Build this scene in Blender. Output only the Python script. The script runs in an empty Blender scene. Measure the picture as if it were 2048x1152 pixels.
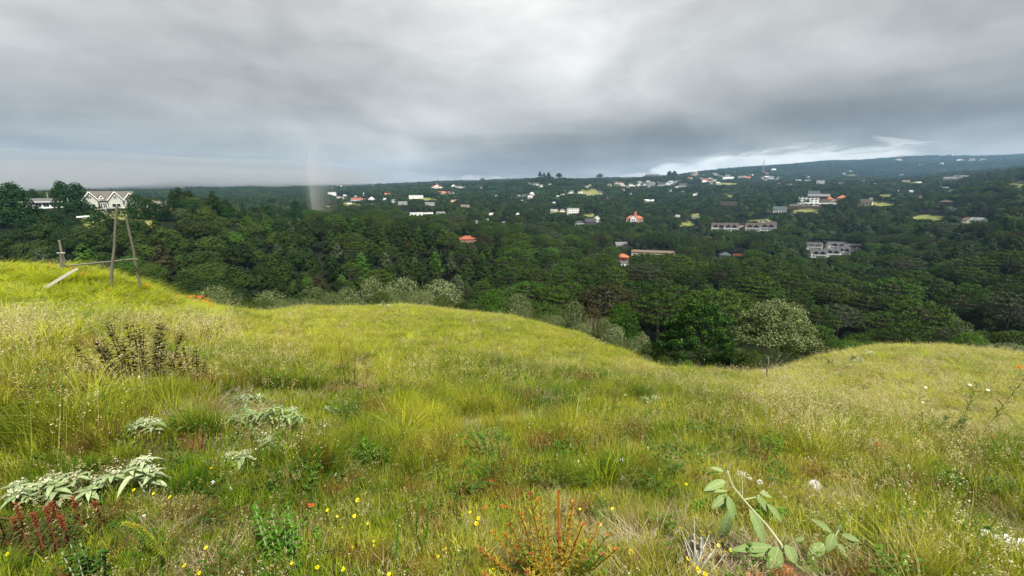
import bpy, math, random
import numpy as np
from mathutils import Vector, noise as mnoise
R = math.radians
rng = np.random.default_rng(7)
random.seed(11)
SC = bpy.context.scene
COL = SC.collection

# ------------------------------------------------------------------ camera
PITCH = R(13.0); F = 825.0; EYE = 1.7
cam_data = bpy.data.cameras.new("camera")
cam_data.sensor_width = 36.0
cam_data.lens = F / 2048 * 36.0
cam_data.clip_start = 0.05
cam_data.clip_end = 20000
cam = bpy.data.objects.new("camera", cam_data)
COL.objects.link(cam)
cam.location = (0, 0, EYE)
cam.rotation_euler = (math.pi / 2 - PITCH, 0, 0)
SC.camera = cam
SC.render.resolution_x = 1024; SC.render.resolution_y = 576
SC.view_settings.view_transform = 'Standard'
SC.view_settings.look = 'None'
SC.view_settings.gamma = 1.0
SC.view_settings.exposure = 1.2
SC.view_settings.use_curve_mapping = False
SC.cycles.use_denoising = True
SC.cycles.max_bounces = 5
SC.cycles.diffuse_bounces = 3
SC.cycles.glossy_bounces = 2
SC.cycles.transmission_bounces = 3
SC.cycles.transparent_max_bounces = 24
SC.cycles.volume_bounces = 0

# ------------------------------------------------------------------ sun
SUN_EL, SUN_AZ = 55.0, 140.0           # azimuth clockwise from the view direction
sun_data = bpy.data.lights.new("sun", 'SUN')
sun_data.energy = 4.1
sun_data.angle = R(3)
sun_data.color = (1.0, 0.955, 0.87)
sun = bpy.data.objects.new("sun", sun_data)
COL.objects.link(sun)
sun.location = (0, 0, 60)
sun.rotation_euler = (R(90 - SUN_EL), 0, R(180 - SUN_AZ))

# ------------------------------------------------------------------ node helpers
class NT:
    def __init__(s, tree): s.t = tree; s.n = tree.nodes; s.l = tree.links
    def new(s, kind, **kw):
        n = s.n.new(kind)
        for k, v in kw.items(): setattr(n, k, v)
        return n
    def put(s, sock, v):
        if isinstance(v, bpy.types.NodeSocket): s.l.new(v, sock)
        elif v is not None: sock.default_value = v
    def m(s, op, a, b=None, c=None, clamp=False):
        n = s.new('ShaderNodeMath', operation=op); n.use_clamp = clamp
        for i, v in enumerate((a, b, c)): s.put(n.inputs[i], v)
        return n.outputs[0]
    def smooth(s, x, a, b, lo=0.0, hi=1.0):
        n = s.new('ShaderNodeMapRange', interpolation_type='SMOOTHSTEP')
        s.put(n.inputs[0], x); n.inputs[1].default_value = a; n.inputs[2].default_value = b
        n.inputs[3].default_value = lo; n.inputs[4].default_value = hi
        return n.outputs[0]
    def noise(s, vec, scale, detail=4, rough=.55, dist=0.0):
        n = s.new('ShaderNodeTexNoise'); n.inputs['Scale'].default_value = scale
        n.inputs['Detail'].default_value = detail; n.inputs['Roughness'].default_value = rough
        n.inputs['Distortion'].default_value = dist
        if vec is not None: s.l.new(vec, n.inputs['Vector'])
        return n.outputs['Fac']
    def mix(s, f, a, b, blend='MIX'):
        n = s.new('ShaderNodeMix', data_type='RGBA', blend_type=blend)
        s.put(n.inputs[0], f); s.put(n.inputs[6], a); s.put(n.inputs[7], b)
        return n.outputs[2]
    def xyz(s, x, y, z):
        n = s.new('ShaderNodeCombineXYZ')
        for i, v in enumerate((x, y, z)): s.put(n.inputs[i], v)
        return n.outputs[0]

# ------------------------------------------------------------------ world: overcast sky
world = bpy.data.worlds.new("World"); SC.world = world
world.use_nodes = True
w = NT(world.node_tree); w.n.clear()
tc = w.new('ShaderNodeTexCoord')
sp = w.new('ShaderNodeSeparateXYZ'); w.l.new(tc.outputs['Generated'], sp.inputs[0])
X, Y, Z = sp.outputs
az = w.m('MULTIPLY', w.m('ARCTAN2', X, Y), 57.2958)
el = w.m('MULTIPLY', w.m('ARCSINE', Z), 57.2958)
hz = w.m('ADD', w.m('MAXIMUM', Z, 0.0), 0.10)
pl = w.xyz(w.m('DIVIDE', X, hz), w.m('DIVIDE', Y, hz), 0.0)
rot = w.new('ShaderNodeVectorRotate'); rot.rotation_type = 'Z_AXIS'; rot.inputs['Angle'].default_value = R(-24)
w.l.new(pl, rot.inputs['Vector'])
mp = w.new('ShaderNodeMapping'); w.l.new(rot.outputs[0], mp.inputs[0]); mp.inputs['Scale'].default_value = (0.62, 1.0, 1)
n_big = w.noise(mp.outputs[0], 0.35, 3, .5, .6)
n_mid = w.noise(mp.outputs[0], 1.1, 5, .55, .5)
n_soft = w.noise(pl, 0.55, 4, .55, 1.0)
n_lump = w.noise(w.xyz(X, Y, w.m('MULTIPLY', Z, 2.0)), 2.7, 5, .55, .5)
n_lump2 = w.noise(w.xyz(X, Y, w.m('MULTIPLY', Z, 2.6)), 7.5, 4, .5, .3)
def blob(a0, e0, wa, we):
    da = w.m('DIVIDE', w.m('SUBTRACT', az, a0), wa); de = w.m('DIVIDE', w.m('SUBTRACT', el, e0), we)
    return w.m('EXPONENT', w.m('MULTIPLY', w.m('ADD', w.m('MULTIPLY', da, da), w.m('MULTIPLY', de, de)), -1.0))
S = w.m('ADD', 0.775, 0.0)
def acc(term, k):
    global S
    S = w.m('ADD', S, w.m('MULTIPLY', term, k))
acc(blob(6, 22, 26, 11), .13)
acc(blob(-34, 19, 14, 7), .02)
acc(blob(-5, 21, 7, 4), .05)
acc(blob(-48, 3, 40, 10), -.06)
acc(blob(-20, 12, 9, 6), -.075)
acc(blob(7, 15.3, 5, 2.6), .09)
acc(blob(-2, 10, 10, 3), .04)
acc(blob(38, 17, 20, 6), .02)
elc = w.m('ADD', 4.6, w.m('MULTIPLY', w.m('MINIMUM', az, 30.0), 0.10))
dv = w.m('DIVIDE', w.m('SUBTRACT', el, elc), 3.3)
band = w.m('MULTIPLY', w.m('EXPONENT', w.m('MULTIPLY', w.m('MULTIPLY', dv, dv), -1.0)), w.smooth(az, -16, 16))
acc(band, -.23)
acc(w.m('SUBTRACT', n_big, .5), .10)
acc(w.m('SUBTRACT', n_mid, .5), .12)
acc(w.m('SUBTRACT', n_soft, .5), .22)
acc(w.m('SUBTRACT', n_lump, .5), .42)
acc(w.m('SUBTRACT', n_lump2, .5), .14)
e0 = w.m('ADD', w.smooth(az, 12, 29, 2.0, 5.0), w.smooth(az, 41, 47, 0.0, -1.6))
edge_n = w.noise(w.xyz(w.m('MULTIPLY', az, .16), w.m('MULTIPLY', el, .7), 3.3), 1.0, 6, .62, .8)
gap = w.smooth(w.m('SUBTRACT', w.m('ADD', e0, w.m('MULTIPLY', w.m('SUBTRACT', edge_n, .5), 4.6)), el), -0.35, 0.9)
gap = w.m('MULTIPLY', gap, w.smooth(az, -16, -7))
gap_s = w.m('ADD', w.smooth(az, 8, 24, .84, 1.0), w.smooth(az, 41, 45, 0.0, -.26))
gap_s = w.m('ADD', gap_s, w.m('MULTIPLY', w.m('SUBTRACT', edge_n, .5), .45))
Sm = w.new('ShaderNodeMix', data_type='FLOAT')
w.put(Sm.inputs[0], gap); w.put(Sm.inputs[2], S); w.put(Sm.inputs[3], gap_s)
S = w.m('MAXIMUM', w.m('MINIMUM', Sm.outputs[0], 1.08), 0.25)
lum = w.m('MULTIPLY', w.m('POWER', S, 2.2), 0.455)
tintc = w.mix(w.m('MULTIPLY', w.smooth(el, 0, 14, 1, 0), w.smooth(az, -50, 0, .8, .25)), (1.0, 1.0, .965, 1), (.97, .995, .985, 1))
colm = w.mix(1.0, tintc, w.xyz(lum, lum, lum), 'MULTIPLY')
bg_c = w.new('ShaderNodeBackground'); w.l.new(colm, bg_c.inputs[0]); bg_c.inputs[1].default_value = 1.0
skt = w.new('ShaderNodeTexSky'); skt.sky_type = 'NISHITA'; skt.sun_disc = False
skt.sun_elevation = R(SUN_EL); skt.sun_rotation = R(SUN_AZ)
bg_s = w.new('ShaderNodeBackground'); w.l.new(skt.outputs[0], bg_s.inputs[0]); bg_s.inputs[1].default_value = 0.06
mx = w.new('ShaderNodeMixShader'); mx.inputs[0].default_value = 0.96
w.l.new(bg_s.outputs[0], mx.inputs[1]); w.l.new(bg_c.outputs[0], mx.inputs[2])
wo = w.new('ShaderNodeOutputWorld'); w.l.new(mx.outputs[0], wo.inputs[0])

# ------------------------------------------------------------------ projection helpers (for planning the survey of the place)
CP, SP = math.cos(PITCH), math.sin(PITCH)
def ray(px, py):
    v = (py - 576) / F
    return ((px - 1024) / F, CP - v * SP, -v * CP - SP)
def proj(x, y, z):
    zr = z - EYE
    d = y * CP - zr * SP; up = y * SP + zr * CP
    return 1024 + F * x / d, 576 - F * up / d

# ------------------------------------------------------------------ terrain
NEAR = {
 0:    [(1.6,1150),(3,850),(4,780),(6,690),(8,640),(10,590),(13,540),(17,566),(30,650),(55,690)],
 150:  [(1.6,1150),(3,850),(4,780),(6,700),(8,652),(10,605),(12.5,541),(16,566),(30,655),(55,690)],
 290:  [(1.55,1150),(2.9,870),(4.2,780),(7,690),(9.5,640),(12.2,582),(16,605),(30,670),(56,700)],
 360:  [(1.55,1150),(2.9,885),(4.5,775),(8,690),(11,650),(13.5,612),(18,640),(32,690),(56,710)],
 440:  [(1.55,1150),(2.8,900),(5,760),(9,680),(13,645),(17,623),(22,645),(35,690),(57,710)],
 600:  [(1.55,1150),(2.8,930),(5,780),(10,690),(16,648),(24,618),(31,645),(42,690),(58,715)],
 800:  [(1.55,1150),(3,930),(6,780),(12,690),(20,640),(30,614),(38,642),(48,690),(60,710)],
 1024: [(1.55,1150),(2.5,1000),(4.5,850),(8,760),(14,700),(22,655),(28,637),(36,665),(47,710),(60,725)],
 1150: [(1.55,1150),(2.5,1000),(4.5,870),(8,775),(14,715),(24,668),(31,695),(43,725),(60,735)],
 1250: [(1.55,1150),(2.4,1030),(4,900),(7,810),(12,750),(19,710),(25,735),(38,745),(60,745)],
 1340: [(1.55,1150),(3,960),(5,870),(9,790),(14,745),(18,770),(30,775),(60,755)],
 1440: [(1.55,1150),(3,965),(5,875),(9,795),(14,748),(18,778),(30,785),(60,760)],
 1550: [(1.55,1150),(3,970),(5,880),(9,800),(14,758),(17,752),(22,770),(32,775),(60,760)],
 1650: [(1.6,1150),(3,985),(5,890),(9,805),(14,755),(20,715),(26,738),(36,755),(60,750)],
 1750: [(1.6,1150),(2.3,1060),(4,950),(7,850),(12,780),(18,730),(25,698),(32,722),(42,745),(58,750)],
 1900: [(1.65,1150),(2.6,1050),(4,960),(7,860),(12,790),(18,733),(25,698),(32,722),(42,745),(58,745)],
 2048: [(1.7,1150),(3.5,980),(6,880),(11,800),(18,740),(26,704),(33,722),(43,740),(58,740)],
}
FAR = {  # canopy rows (a canopy stands about 12 m over the ground)
 -150: [(90,560),(120,510),(150,465)],
 0:    [(90,560),(120,510),(150,468)],
 250:  [(90,565),(120,505),(145,445)],
 450:  [(90,590),(120,530),(150,482),(175,440),(350,425),(600,415),(1000,395),(1600,378),(2600,372)],
 600:  [(90,590),(120,545),(150,500),(180,458),(210,447),(400,432),(700,410),(1100,392),(1700,376),(2600,370)],
 700:  [(100,590),(150,515),(180,465),(210,440),(330,440),(500,420),(800,402),(1200,388),(2000,374)],
 850:  [(100,590),(150,515),(200,452),(240,455),(350,440),(500,420),(800,400),(1200,385),(2000,370)],
 1050: [(100,600),(150,545),(200,505),(300,472),(450,445),(600,425),(900,405),(1300,388),(2000,370),(2800,358)],
 1250: [(90,600),(130,555),(170,525),(250,500),(350,475),(450,455),(600,435),(800,410),(1000,392),(1300,378),(1800,362),(2500,358)],
 1400: [(90,610),(130,565),(170,535),(250,505),(350,482),(450,465),(600,440),(800,415),(1000,395),(1300,375),(1700,358),(2600,347)],
 1550: [(80,610),(130,560),(200,520),(300,485),(420,463),(500,445),(600,422),(800,395),(1000,380),(1300,368),(1800,362),(2800,338)],
 1650: [(80,625),(130,575),(200,535),(280,512),(350,485),(450,455),(550,428),(650,405),(800,388),(1100,372),(1800,360)],
 1800: [(70,650),(100,610),(150,560),(200,525),(260,495),(350,460),(450,438),(600,405),(900,378),(1200,362),(2000,355)],
 1950: [(70,650),(100,600),(140,552),(190,505),(250,465),(320,445),(450,415),(650,380),(900,358),(1300,347)],
 2048: [(70,640),(100,585),(140,537),(180,485),(220,447),(260,425),(400,398),(600,352),(900,338),(1500,341)],
}
ESTATE = {  # open ground rows round the large house
 -150: [(178,448),(205,428),(260,420),(450,420),(900,400),(1600,392),(2600,388)],
 0:    [(178,445),(205,425),(260,415),(450,420),(900,400),(1600,388),(2600,384)],
 250:  [(172,441),(185,430),(200,421),(240,420),(400,428),(700,410),(1200,394),(1700,384),(2600,376)],
 450:  [(190,443),(215,446)],
}
pts = []
for px, L in NEAR.items():
    for Yv, py in L:
        r = ray(px, py); pts.append((r[0] / r[1], math.log(Yv), r[2] / r[1]))
for T, hh in ((FAR, 12.0), (ESTATE, 0.0)):
    for px, L in T.items():
        for Yv, py in L:
            r = ray(px, py); h2 = hh if Yv < 400 else hh * .85
            pts.append((r[0] / r[1], math.log(Yv), r[2] / r[1] - h2 / Yv))
SKYL = {-150: 378, 0: 378, 250: 374, 450: 374, 600: 374, 700: 372, 850: 370, 1050: 371, 1250: 362, 1400: 348, 1550: 331, 1650: 324, 1800: 313, 1950: 306, 2048: 305}
for px, py in SKYL.items():
    r = ray(px, py)
    for Yv, k in ((4000, 0), (4700, .004)): pts.append((r[0] / r[1], math.log(Yv), r[2] / r[1] - k - 8 / Yv))
for px, Yv, py in ((1090, 1500, 353), (1020, 1500, 366), (1160, 1500, 362), (1090, 1150, 376), (1090, 2100, 372), (1310, 1800, 357), (1310, 2300, 362), (1400, 1900, 356), (950, 1700, 366), (875, 1600, 372)):
    r = ray(px, py); pts.append((r[0] / r[1], math.log(Yv), r[2] / r[1] - 9 / Yv))
pts = np.array(pts)
KA, KB = 1.5, 1.0
A = np.stack([pts[:, 0] * KA, pts[:, 1] * KB], 1)
D = np.linalg.norm(A[:, None] - A[None], axis=2)
PM = np.hstack([np.ones((len(A), 1)), A])
n_ = len(A)
MM = np.zeros((n_ + 3, n_ + 3)); MM[:n_, :n_] = D - np.eye(n_) * 0.01; MM[:n_, n_:] = PM; MM[n_:, :n_] = PM.T
WT = np.linalg.solve(MM, np.concatenate([pts[:, 2], [0, 0, 0]]))
def slope_at(t, lY):
    t = np.clip(t, -1.5, 1.5); q = np.stack([t * KA, lY * KB], 1); out = np.empty(len(q))
    for i in range(0, len(q), 20000):
        qq = q[i:i + 20000]
        d = np.linalg.norm(qq[:, None] - A[None], axis=2)
        out[i:i + 20000] = d @ WT[:n_] + WT[n_] + qq @ WT[n_ + 1:]
    return out
TH_MAX = R(56)
def sines(x, y, k):
    return (np.sin(x * k + 1.3 * np.sin(y * k * .7)) * np.cos(y * k * 1.13 + .8 * np.sin(x * k * .63 + 2)))
def raw_h(x, y):
    d = np.maximum(np.hypot(x, y), 1e-3); th = np.arctan2(x, y)
    thc = np.clip(th, -TH_MAX, TH_MAX)
    Yv = np.maximum(d * np.cos(thc), 1.35)
    s = slope_at(np.tan(thc), np.log(np.minimum(Yv, 4600)))
    z = EYE + s * d * np.cos(thc)
    back = np.clip((np.abs(th) - TH_MAX) / R(60), 0, 1)
    back = back * back * (3 - 2 * back)
    k = np.clip((1.6 - d * np.cos(thc)) / .5, 0, 1)
    z = z * (1 - k) + 0.0 * k
    z = z * (1 - back) + (-.02 * d) * back
    amp = np.clip(d / 6, 0.2, 1)
    z = z + (.05 * sines(x, y, 1.9) + .03 * sines(x + 3, y, 4.3) + .018 * sines(x, y + 5, 9.0)) * amp * np.clip((60 - d) / 20, 0, 1)
    far = np.clip((d - 250) / 600, 0, 1)
    z = z + np.clip((d - 1300) / 1500, 0, 1) * (10 * sines(x, y, .0026) + 7 * sines(x + 900, y, .006))
    z = z + far * (3.0 * sines(x, y, .021) + 4.0 * sines(x + 50, y, .0075))
    return z
fr = np.linspace(-TH_MAX, TH_MAX, 361)
rest = np.linspace(TH_MAX, 2 * math.pi - TH_MAX, 40)[1:-1]
TH = np.concatenate([fr, rest]); NTH = len(TH)
RD = np.concatenate([[0.15, .5, .9], np.exp(np.linspace(math.log(1.3), math.log(5400), 400))]); NR = len(RD)
tt, rr = np.meshgrid(TH, RD)
gx, gy = (rr * np.sin(tt)).ravel(), (rr * np.cos(tt)).ravel()
gz = raw_h(gx, gy)
GZ = gz.reshape(NR, NTH)
lR = np.log(RD)
def H(x, y):
    x = np.atleast_1d(np.asarray(x, float)); y = np.atleast_1d(np.asarray(y, float))
    d = np.clip(np.hypot(x, y), RD[0], RD[-1] * .999); th = np.arctan2(x, y) % (2 * math.pi)
    th = np.where(th > math.pi + 0, th - 2 * math.pi, th)
    tq = np.where(th < -TH_MAX, th + 2 * math.pi, th)
    i = np.clip(np.searchsorted(lR, np.log(d)) - 1, 0, NR - 2)
    u = (np.log(d) - lR[i]) / (lR[i + 1] - lR[i])
    THe = np.concatenate([TH, [2 * math.pi - TH_MAX]])
    j = np.clip(np.searchsorted(THe, tq, side='right') - 1, 0, NTH - 1)
    v = (tq - THe[j]) / (THe[j + 1] - THe[j]); j2 = (j + 1) % NTH
    return (GZ[i, j] * (1 - u) * (1 - v) + GZ[i + 1, j] * u * (1 - v) + GZ[i, j2] * (1 - u) * v + GZ[i + 1, j2] * u * v)
def h1(x, y): return float(H(x, y)[0])
YS = np.exp(np.linspace(math.log(1.3), math.log(5000), 1600))
def ground(px, py, lo=1.3, hi=60):
    """the point of the ground seen at a pixel of the photograph"""
    r = ray(px, py); m = (YS >= lo) & (YS <= hi); ys = YS[m]
    zz = EYE + r[2] / r[1] * ys; hh = H(r[0] / r[1] * ys, ys)
    k = np.where(zz <= hh)[0]
    k = k[0] if len(k) else int(np.argmin(np.abs(zz - hh) / ys))
    yv = ys[k]; xv = r[0] / r[1] * yv
    return float(xv), float(yv), h1(xv, yv)
# crest line of the near meadow in the photograph, for leaving out what can not be seen
cpx = np.full(300, 2000.0)
mm = (rr.ravel() < 45) & (np.abs(tt.ravel()) <= TH_MAX) & (gy > 1)
qx, qy = proj(gx[mm], gy[mm], gz[mm])
ib = ((qx + 200) / 2448 * 300).astype(int); ok = (ib >= 0) & (ib < 300)
np.minimum.at(cpx, ib[ok], qy[ok])
cdist = np.full(300, 20.0)
for b_i in np.unique(ib[ok]):
    k_ = ok & (ib == b_i); cdist[b_i] = np.hypot(gx[mm][k_], gy[mm][k_])[np.argmin(qy[k_])]
def crest_d(px): return cdist[np.clip(((px + 200) / 2448 * 300).astype(int), 0, 299)]
def crest(px): return cpx[np.clip(((px + 200) / 2448 * 300).astype(int), 0, 299)]

# ------------------------------------------------------------------ object helpers
def tag(o, label=None, cat=None, group=None, kind=None):
    if label: o["label"] = label
    if cat: o["category"] = cat
    if group: o["group"] = group
    if kind: o["kind"] = kind
    return o
class MB:
    def __init__(s): s.v = []; s.f = []; s.mi = []
    def add(s, vs, fs, mi=0):
        n = len(s.v); s.v.extend(map(tuple, vs)); s.f.extend([tuple(i + n for i in f) for f in fs]); s.mi.extend([mi] * len(fs)); return s
    def box(s, c, d, rz=0, mi=0):
        cx, cy, cz = c; a, b, e = d[0] / 2, d[1] / 2, d[2] / 2; co, si = math.cos(rz), math.sin(rz)
        vs = [(cx + x * co - y * si, cy + x * si + y * co, cz + z) for x in (-a, a) for y in (-b, b) for z in (-e, e)]
        return s.add(vs, [(0, 1, 3, 2), (4, 6, 7, 5), (0, 4, 5, 1), (2, 3, 7, 6), (0, 2, 6, 4), (1, 5, 7, 3)], mi)
    def tube(s, P, rad, n=6, mi=0, cap=True):
        P = [Vector(p) for p in P]; rad = rad if hasattr(rad, '__len__') else [rad] * len(P); vs = []
        for i, p in enumerate(P):
            t = (P[min(i + 1, len(P) - 1)] - P[max(i - 1, 0)]).normalized()
            a = t.cross(Vector((.31, .95, .05)));
            if a.length < .1: a = t.cross(Vector((1, 0, 0)))
            a.normalize(); b = t.cross(a)
            for k in range(n):
                an = 2 * math.pi * k / n; vs.append(p + (a * math.cos(an) + b * math.sin(an)) * rad[i])
        fs = [(i * n + k, i * n + (k + 1) % n, (i + 1) * n + (k + 1) % n, (i + 1) * n + k) for i in range(len(P) - 1) for k in range(n)]
        if cap: fs += [tuple(range(n - 1, -1, -1)), tuple((len(P) - 1) * n + k for k in range(n))]
        return s.add(vs, fs, mi)
    def leaf(s, p, d, up, L, W, droop=.25, fold=.12, mi=0, n=5, shape=None):
        """a leaf blade with a midrib fold, from p along d"""
        p = Vector(p); d = Vector(d).normalized(); side = d.cross(Vector(up))
        if side.length < .05: side = d.cross(Vector((1, 0, 0)))
        side.normalize(); nr = side.cross(d).normalized(); vs = []
        for i in range(n + 1):
            t = i / n; wd = W * .5 * (math.sin(math.pi * (t ** .8)) ** .8 if 0 < t < 1 else 0.02)
            c = p + d * L * t - Vector((0, 0, 1)) * droop * L * t * t
            vs += [c - side * wd + nr * fold * wd, c, c + side * wd + nr * fold * wd]
        fs = []
        for i in range(n):
            a = i * 3; fs += [(a, a + 1, a + 4, a + 3), (a + 1, a + 2, a + 5, a + 4)]
        return s.add(vs, fs, mi)
    def mesh(s, name, mats):
        me = bpy.data.meshes.new(name); me.from_pydata(s.v, [], s.f)
        for m in (mats if isinstance(mats, (list, tuple)) else [mats]): me.materials.append(m)
        if any(s.mi): me.polygons.foreach_set('material_index', s.mi)
        me.update(); return me
    def build(s, name, mats, parent=None, loc=None):
        o = bpy.data.objects.new(name, s.mesh(name, mats)); COL.objects.link(o)
        if parent: o.parent = parent
        if loc: o.location = loc
        return o
def np_mesh(name, V, Fq, mats, mi=None, smooth=False):
    me = bpy.data.meshes.new(name)
    V = np.ascontiguousarray(V, dtype=np.float32); Fq = np.ascontiguousarray(Fq, dtype=np.int32)
    nf, k = Fq.shape
    me.vertices.add(len(V)); me.vertices.foreach_set('co', V.ravel())
    me.loops.add(nf * k); me.loops.foreach_set('vertex_index', Fq.ravel())
    me.polygons.add(nf); me.polygons.foreach_set('loop_start', np.arange(nf, dtype=np.int32) * k)
    for m in (mats if isinstance(mats, (list, tuple)) else [mats]): me.materials.append(m)
    if mi is not None: me.polygons.foreach_set('material_index', np.asarray(mi, np.int32))
    me.update(calc_edges=True); me.validate()
    if smooth: me.shade_smooth()
    return me
def empty(name, loc=(0, 0, 0), rz=0):
    o = bpy.data.objects.new(name, None); o.empty_display_size = .2; COL.objects.link(o)
    o.location = loc; o.rotation_euler = (0, 0, rz); return o
def link(name, me, parent=None, loc=(0, 0, 0), rz=0, sc=None):
    o = bpy.data.objects.new(name, me); COL.objects.link(o); o.location = loc; o.rotation_euler = (0, 0, rz)
    if sc is not None: o.scale = sc if hasattr(sc, '__len__') else (sc,) * 3
    if parent: o.parent = parent
    return o

# ------------------------------------------------------------------ materials
def leafmat(name, c1, c2, trans=.3, var=.35, scale=1.2, rough=.6, spec=.15, tint=None, odd=False):
    """plant tissue: colour varies per plant and over the plant; light also passes through"""
    m = bpy.data.materials.new(name); m.use_nodes = True; t = NT(m.node_tree); t.n.clear()
    oi = t.new('ShaderNodeObjectInfo'); geo = t.new('ShaderNodeNewGeometry')
    nz = t.noise(geo.outputs['Position'], scale, 3, .6)
    f = t.m('ADD', t.m('MULTIPLY', oi.outputs['Random'], .75), t.m('MULTIPLY', t.m('SUBTRACT', nz, .37), 1.0), clamp=True)
    if tint:
        at = t.new('ShaderNodeAttribute', attribute_type='INSTANCER', attribute_name='tint')
        f = t.m('ADD', t.m('MULTIPLY', at.outputs['Fac'], .75), t.m('MULTIPLY', t.m('SUBTRACT', f, .5), .5), clamp=True)
    col = t.mix(f, (*c1, 1), (*c2, 1))
    if odd:
        rnd = oi.outputs['Random']
        col = t.mix(t.smooth(rnd, .93, .95), col, (.045, .062, .028, 1)); col = t.mix(t.smooth(rnd, .06, .04), col, (.034, .034, .012, 1)); col = t.mix(t.m('MULTIPLY', t.smooth(rnd, .47, .48), t.smooth(rnd, .54, .53)), col, (.036, .082, .010, 1))
    if tint and tint is not True:
        col = t.mix(t.smooth(at.outputs['Fac'], .8, 1.0), col, (*tint, 1))
    rv = t.m('ADD', 1 - var / 2, t.m('MULTIPLY', geo.outputs['Random Per Island'], var))
    col = t.mix(1.0, col, t.xyz(rv, rv, rv), 'MULTIPLY')
    di = t.new('ShaderNodeBsdfDiffuse'); t.l.new(col, di.inputs[0])
    tr = t.new('ShaderNodeBsdfTranslucent'); t.l.new(t.mix(.5, col, t.mix(1., col, (1.0, 1.1, .5, 1), 'MULTIPLY')), tr.inputs[0])
    mx = t.new('ShaderNodeMixShader'); mx.inputs[0].default_value = trans
    t.l.new(di.outputs[0], mx.inputs[1]); t.l.new(tr.outputs[0], mx.inputs[2])
    gl = t.new('ShaderNodeBsdfGlossy'); gl.inputs['Roughness'].default_value = rough; gl.inputs[0].default_value = (spec,) * 3 + (1,)
    fr_ = t.new('ShaderNodeFresnel'); fr_.inputs[0].default_value = 1.35
    m2 = t.new('ShaderNodeMixShader'); t.l.new(t.m('MULTIPLY', fr_.outputs[0], .12), m2.inputs[0])
    t.l.new(mx.outputs[0], m2.inputs[1]); t.l.new(gl.outputs[0], m2.inputs[2])
    o = t.new('ShaderNodeOutputMaterial'); t.l.new(m2.outputs[0], o.inputs[0])
    return m
def plain(name, c, rough=.8, c2=None, scale=8, bump=0, spec=.3, stretch=None, metal=0):
    m = bpy.data.materials.new(name); m.use_nodes = True; t = NT(m.node_tree); b = m.node_tree.nodes['Principled BSDF']
    tcn = t.new('ShaderNodeTexCoord'); vec = tcn.outputs['Object']
    if stretch:
        mpn = t.new('ShaderNodeMapping'); t.l.new(vec, mpn.inputs[0]); mpn.inputs['Scale'].default_value = stretch; vec = mpn.outputs[0]
    c2 = c2 or tuple(x * .75 for x in c)
    nz = t.noise(vec, scale, 5, .6)
    t.l.new(t.mix(t.smooth(nz, .3, .7), (*c, 1), (*c2, 1)), b.inputs['Base Color'])
    b.inputs['Roughness'].default_value = rough; b.inputs['Specular IOR Level'].default_value = spec; b.inputs['Metallic'].default_value = metal
    if bump:
        bn = t.new('ShaderNodeBump'); bn.inputs['Strength'].default_value = bump; bn.inputs['Distance'].default_value = .02
        t.l.new(nz, bn.inputs['Height']); t.l.new(bn.outputs[0], b.inputs['Normal'])
    return m
# ------------------------------------------------------------------ clearings and open land: (px, py, half width, half height, Ymin, Ymax) in the photograph
CLEAR = [(1183,388,28,10,500,1500),(830,398,22,4,500,1400),(812,423,13,6,300,700),(703,410,18,8,400,1000),(740,408,10,5,450,900),
 (1455,369,26,6,900,1700),(1375,451,13,7,350,700),(1456,392,9,9,700,1200),(1853,438,34,8,300,520),(1610,424,28,6,450,720),
 (1770,392,14,5,500,900),(1655,383,20,4,600,1000),(1750,410,40,5,500,800),(1393,432,9,5,450,800),(1500,440,40,6,480,620),
 (1178,432,12,4,450,760),(1118,425,14,4,450,800),(860,400,16,4,500,1200),(775,388,10,3,700,1400),(1560,430,30,4,480,620),
 (1900,360,24,4,900,1500),(1945,446,28,4,330,520),(2030,370,18,5,500,900),(1830,367,16,4,900,1400),(1700,352,18,3,1600,2600),(1240,372,12,3,1000,1800)]
KEEP = []   # (px0, px1, py0, py1, Y): what must stay open to view; trees nearer than Y are not planted there
def clear_rect(x, y, z):
    px, py = proj(x, y, z); out = np.zeros(len(px))
    for cx, cy, a, b, lo, hi in CLEAR:
        q = ((px - cx) / a) ** 2 + ((py - cy) / b) ** 2 + .3 * np.sin(px * .35 + cy) + .35 * np.sin(py * 1.3 + px * .21 + cx) + .2 * np.sin(px * .9)
        out = np.maximum(out, np.clip((1.15 - q) / .3, 0, 1) * ((y > lo) & (y < hi)))
    return out
for cx, cy, a, b, lo, hi in CLEAR:
    g = ground(cx, cy, lo, hi)
    KEEP.append((cx - a * .9, cx + a * .9, cy - b * .75, cy + b * .25, g[1]))

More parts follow.
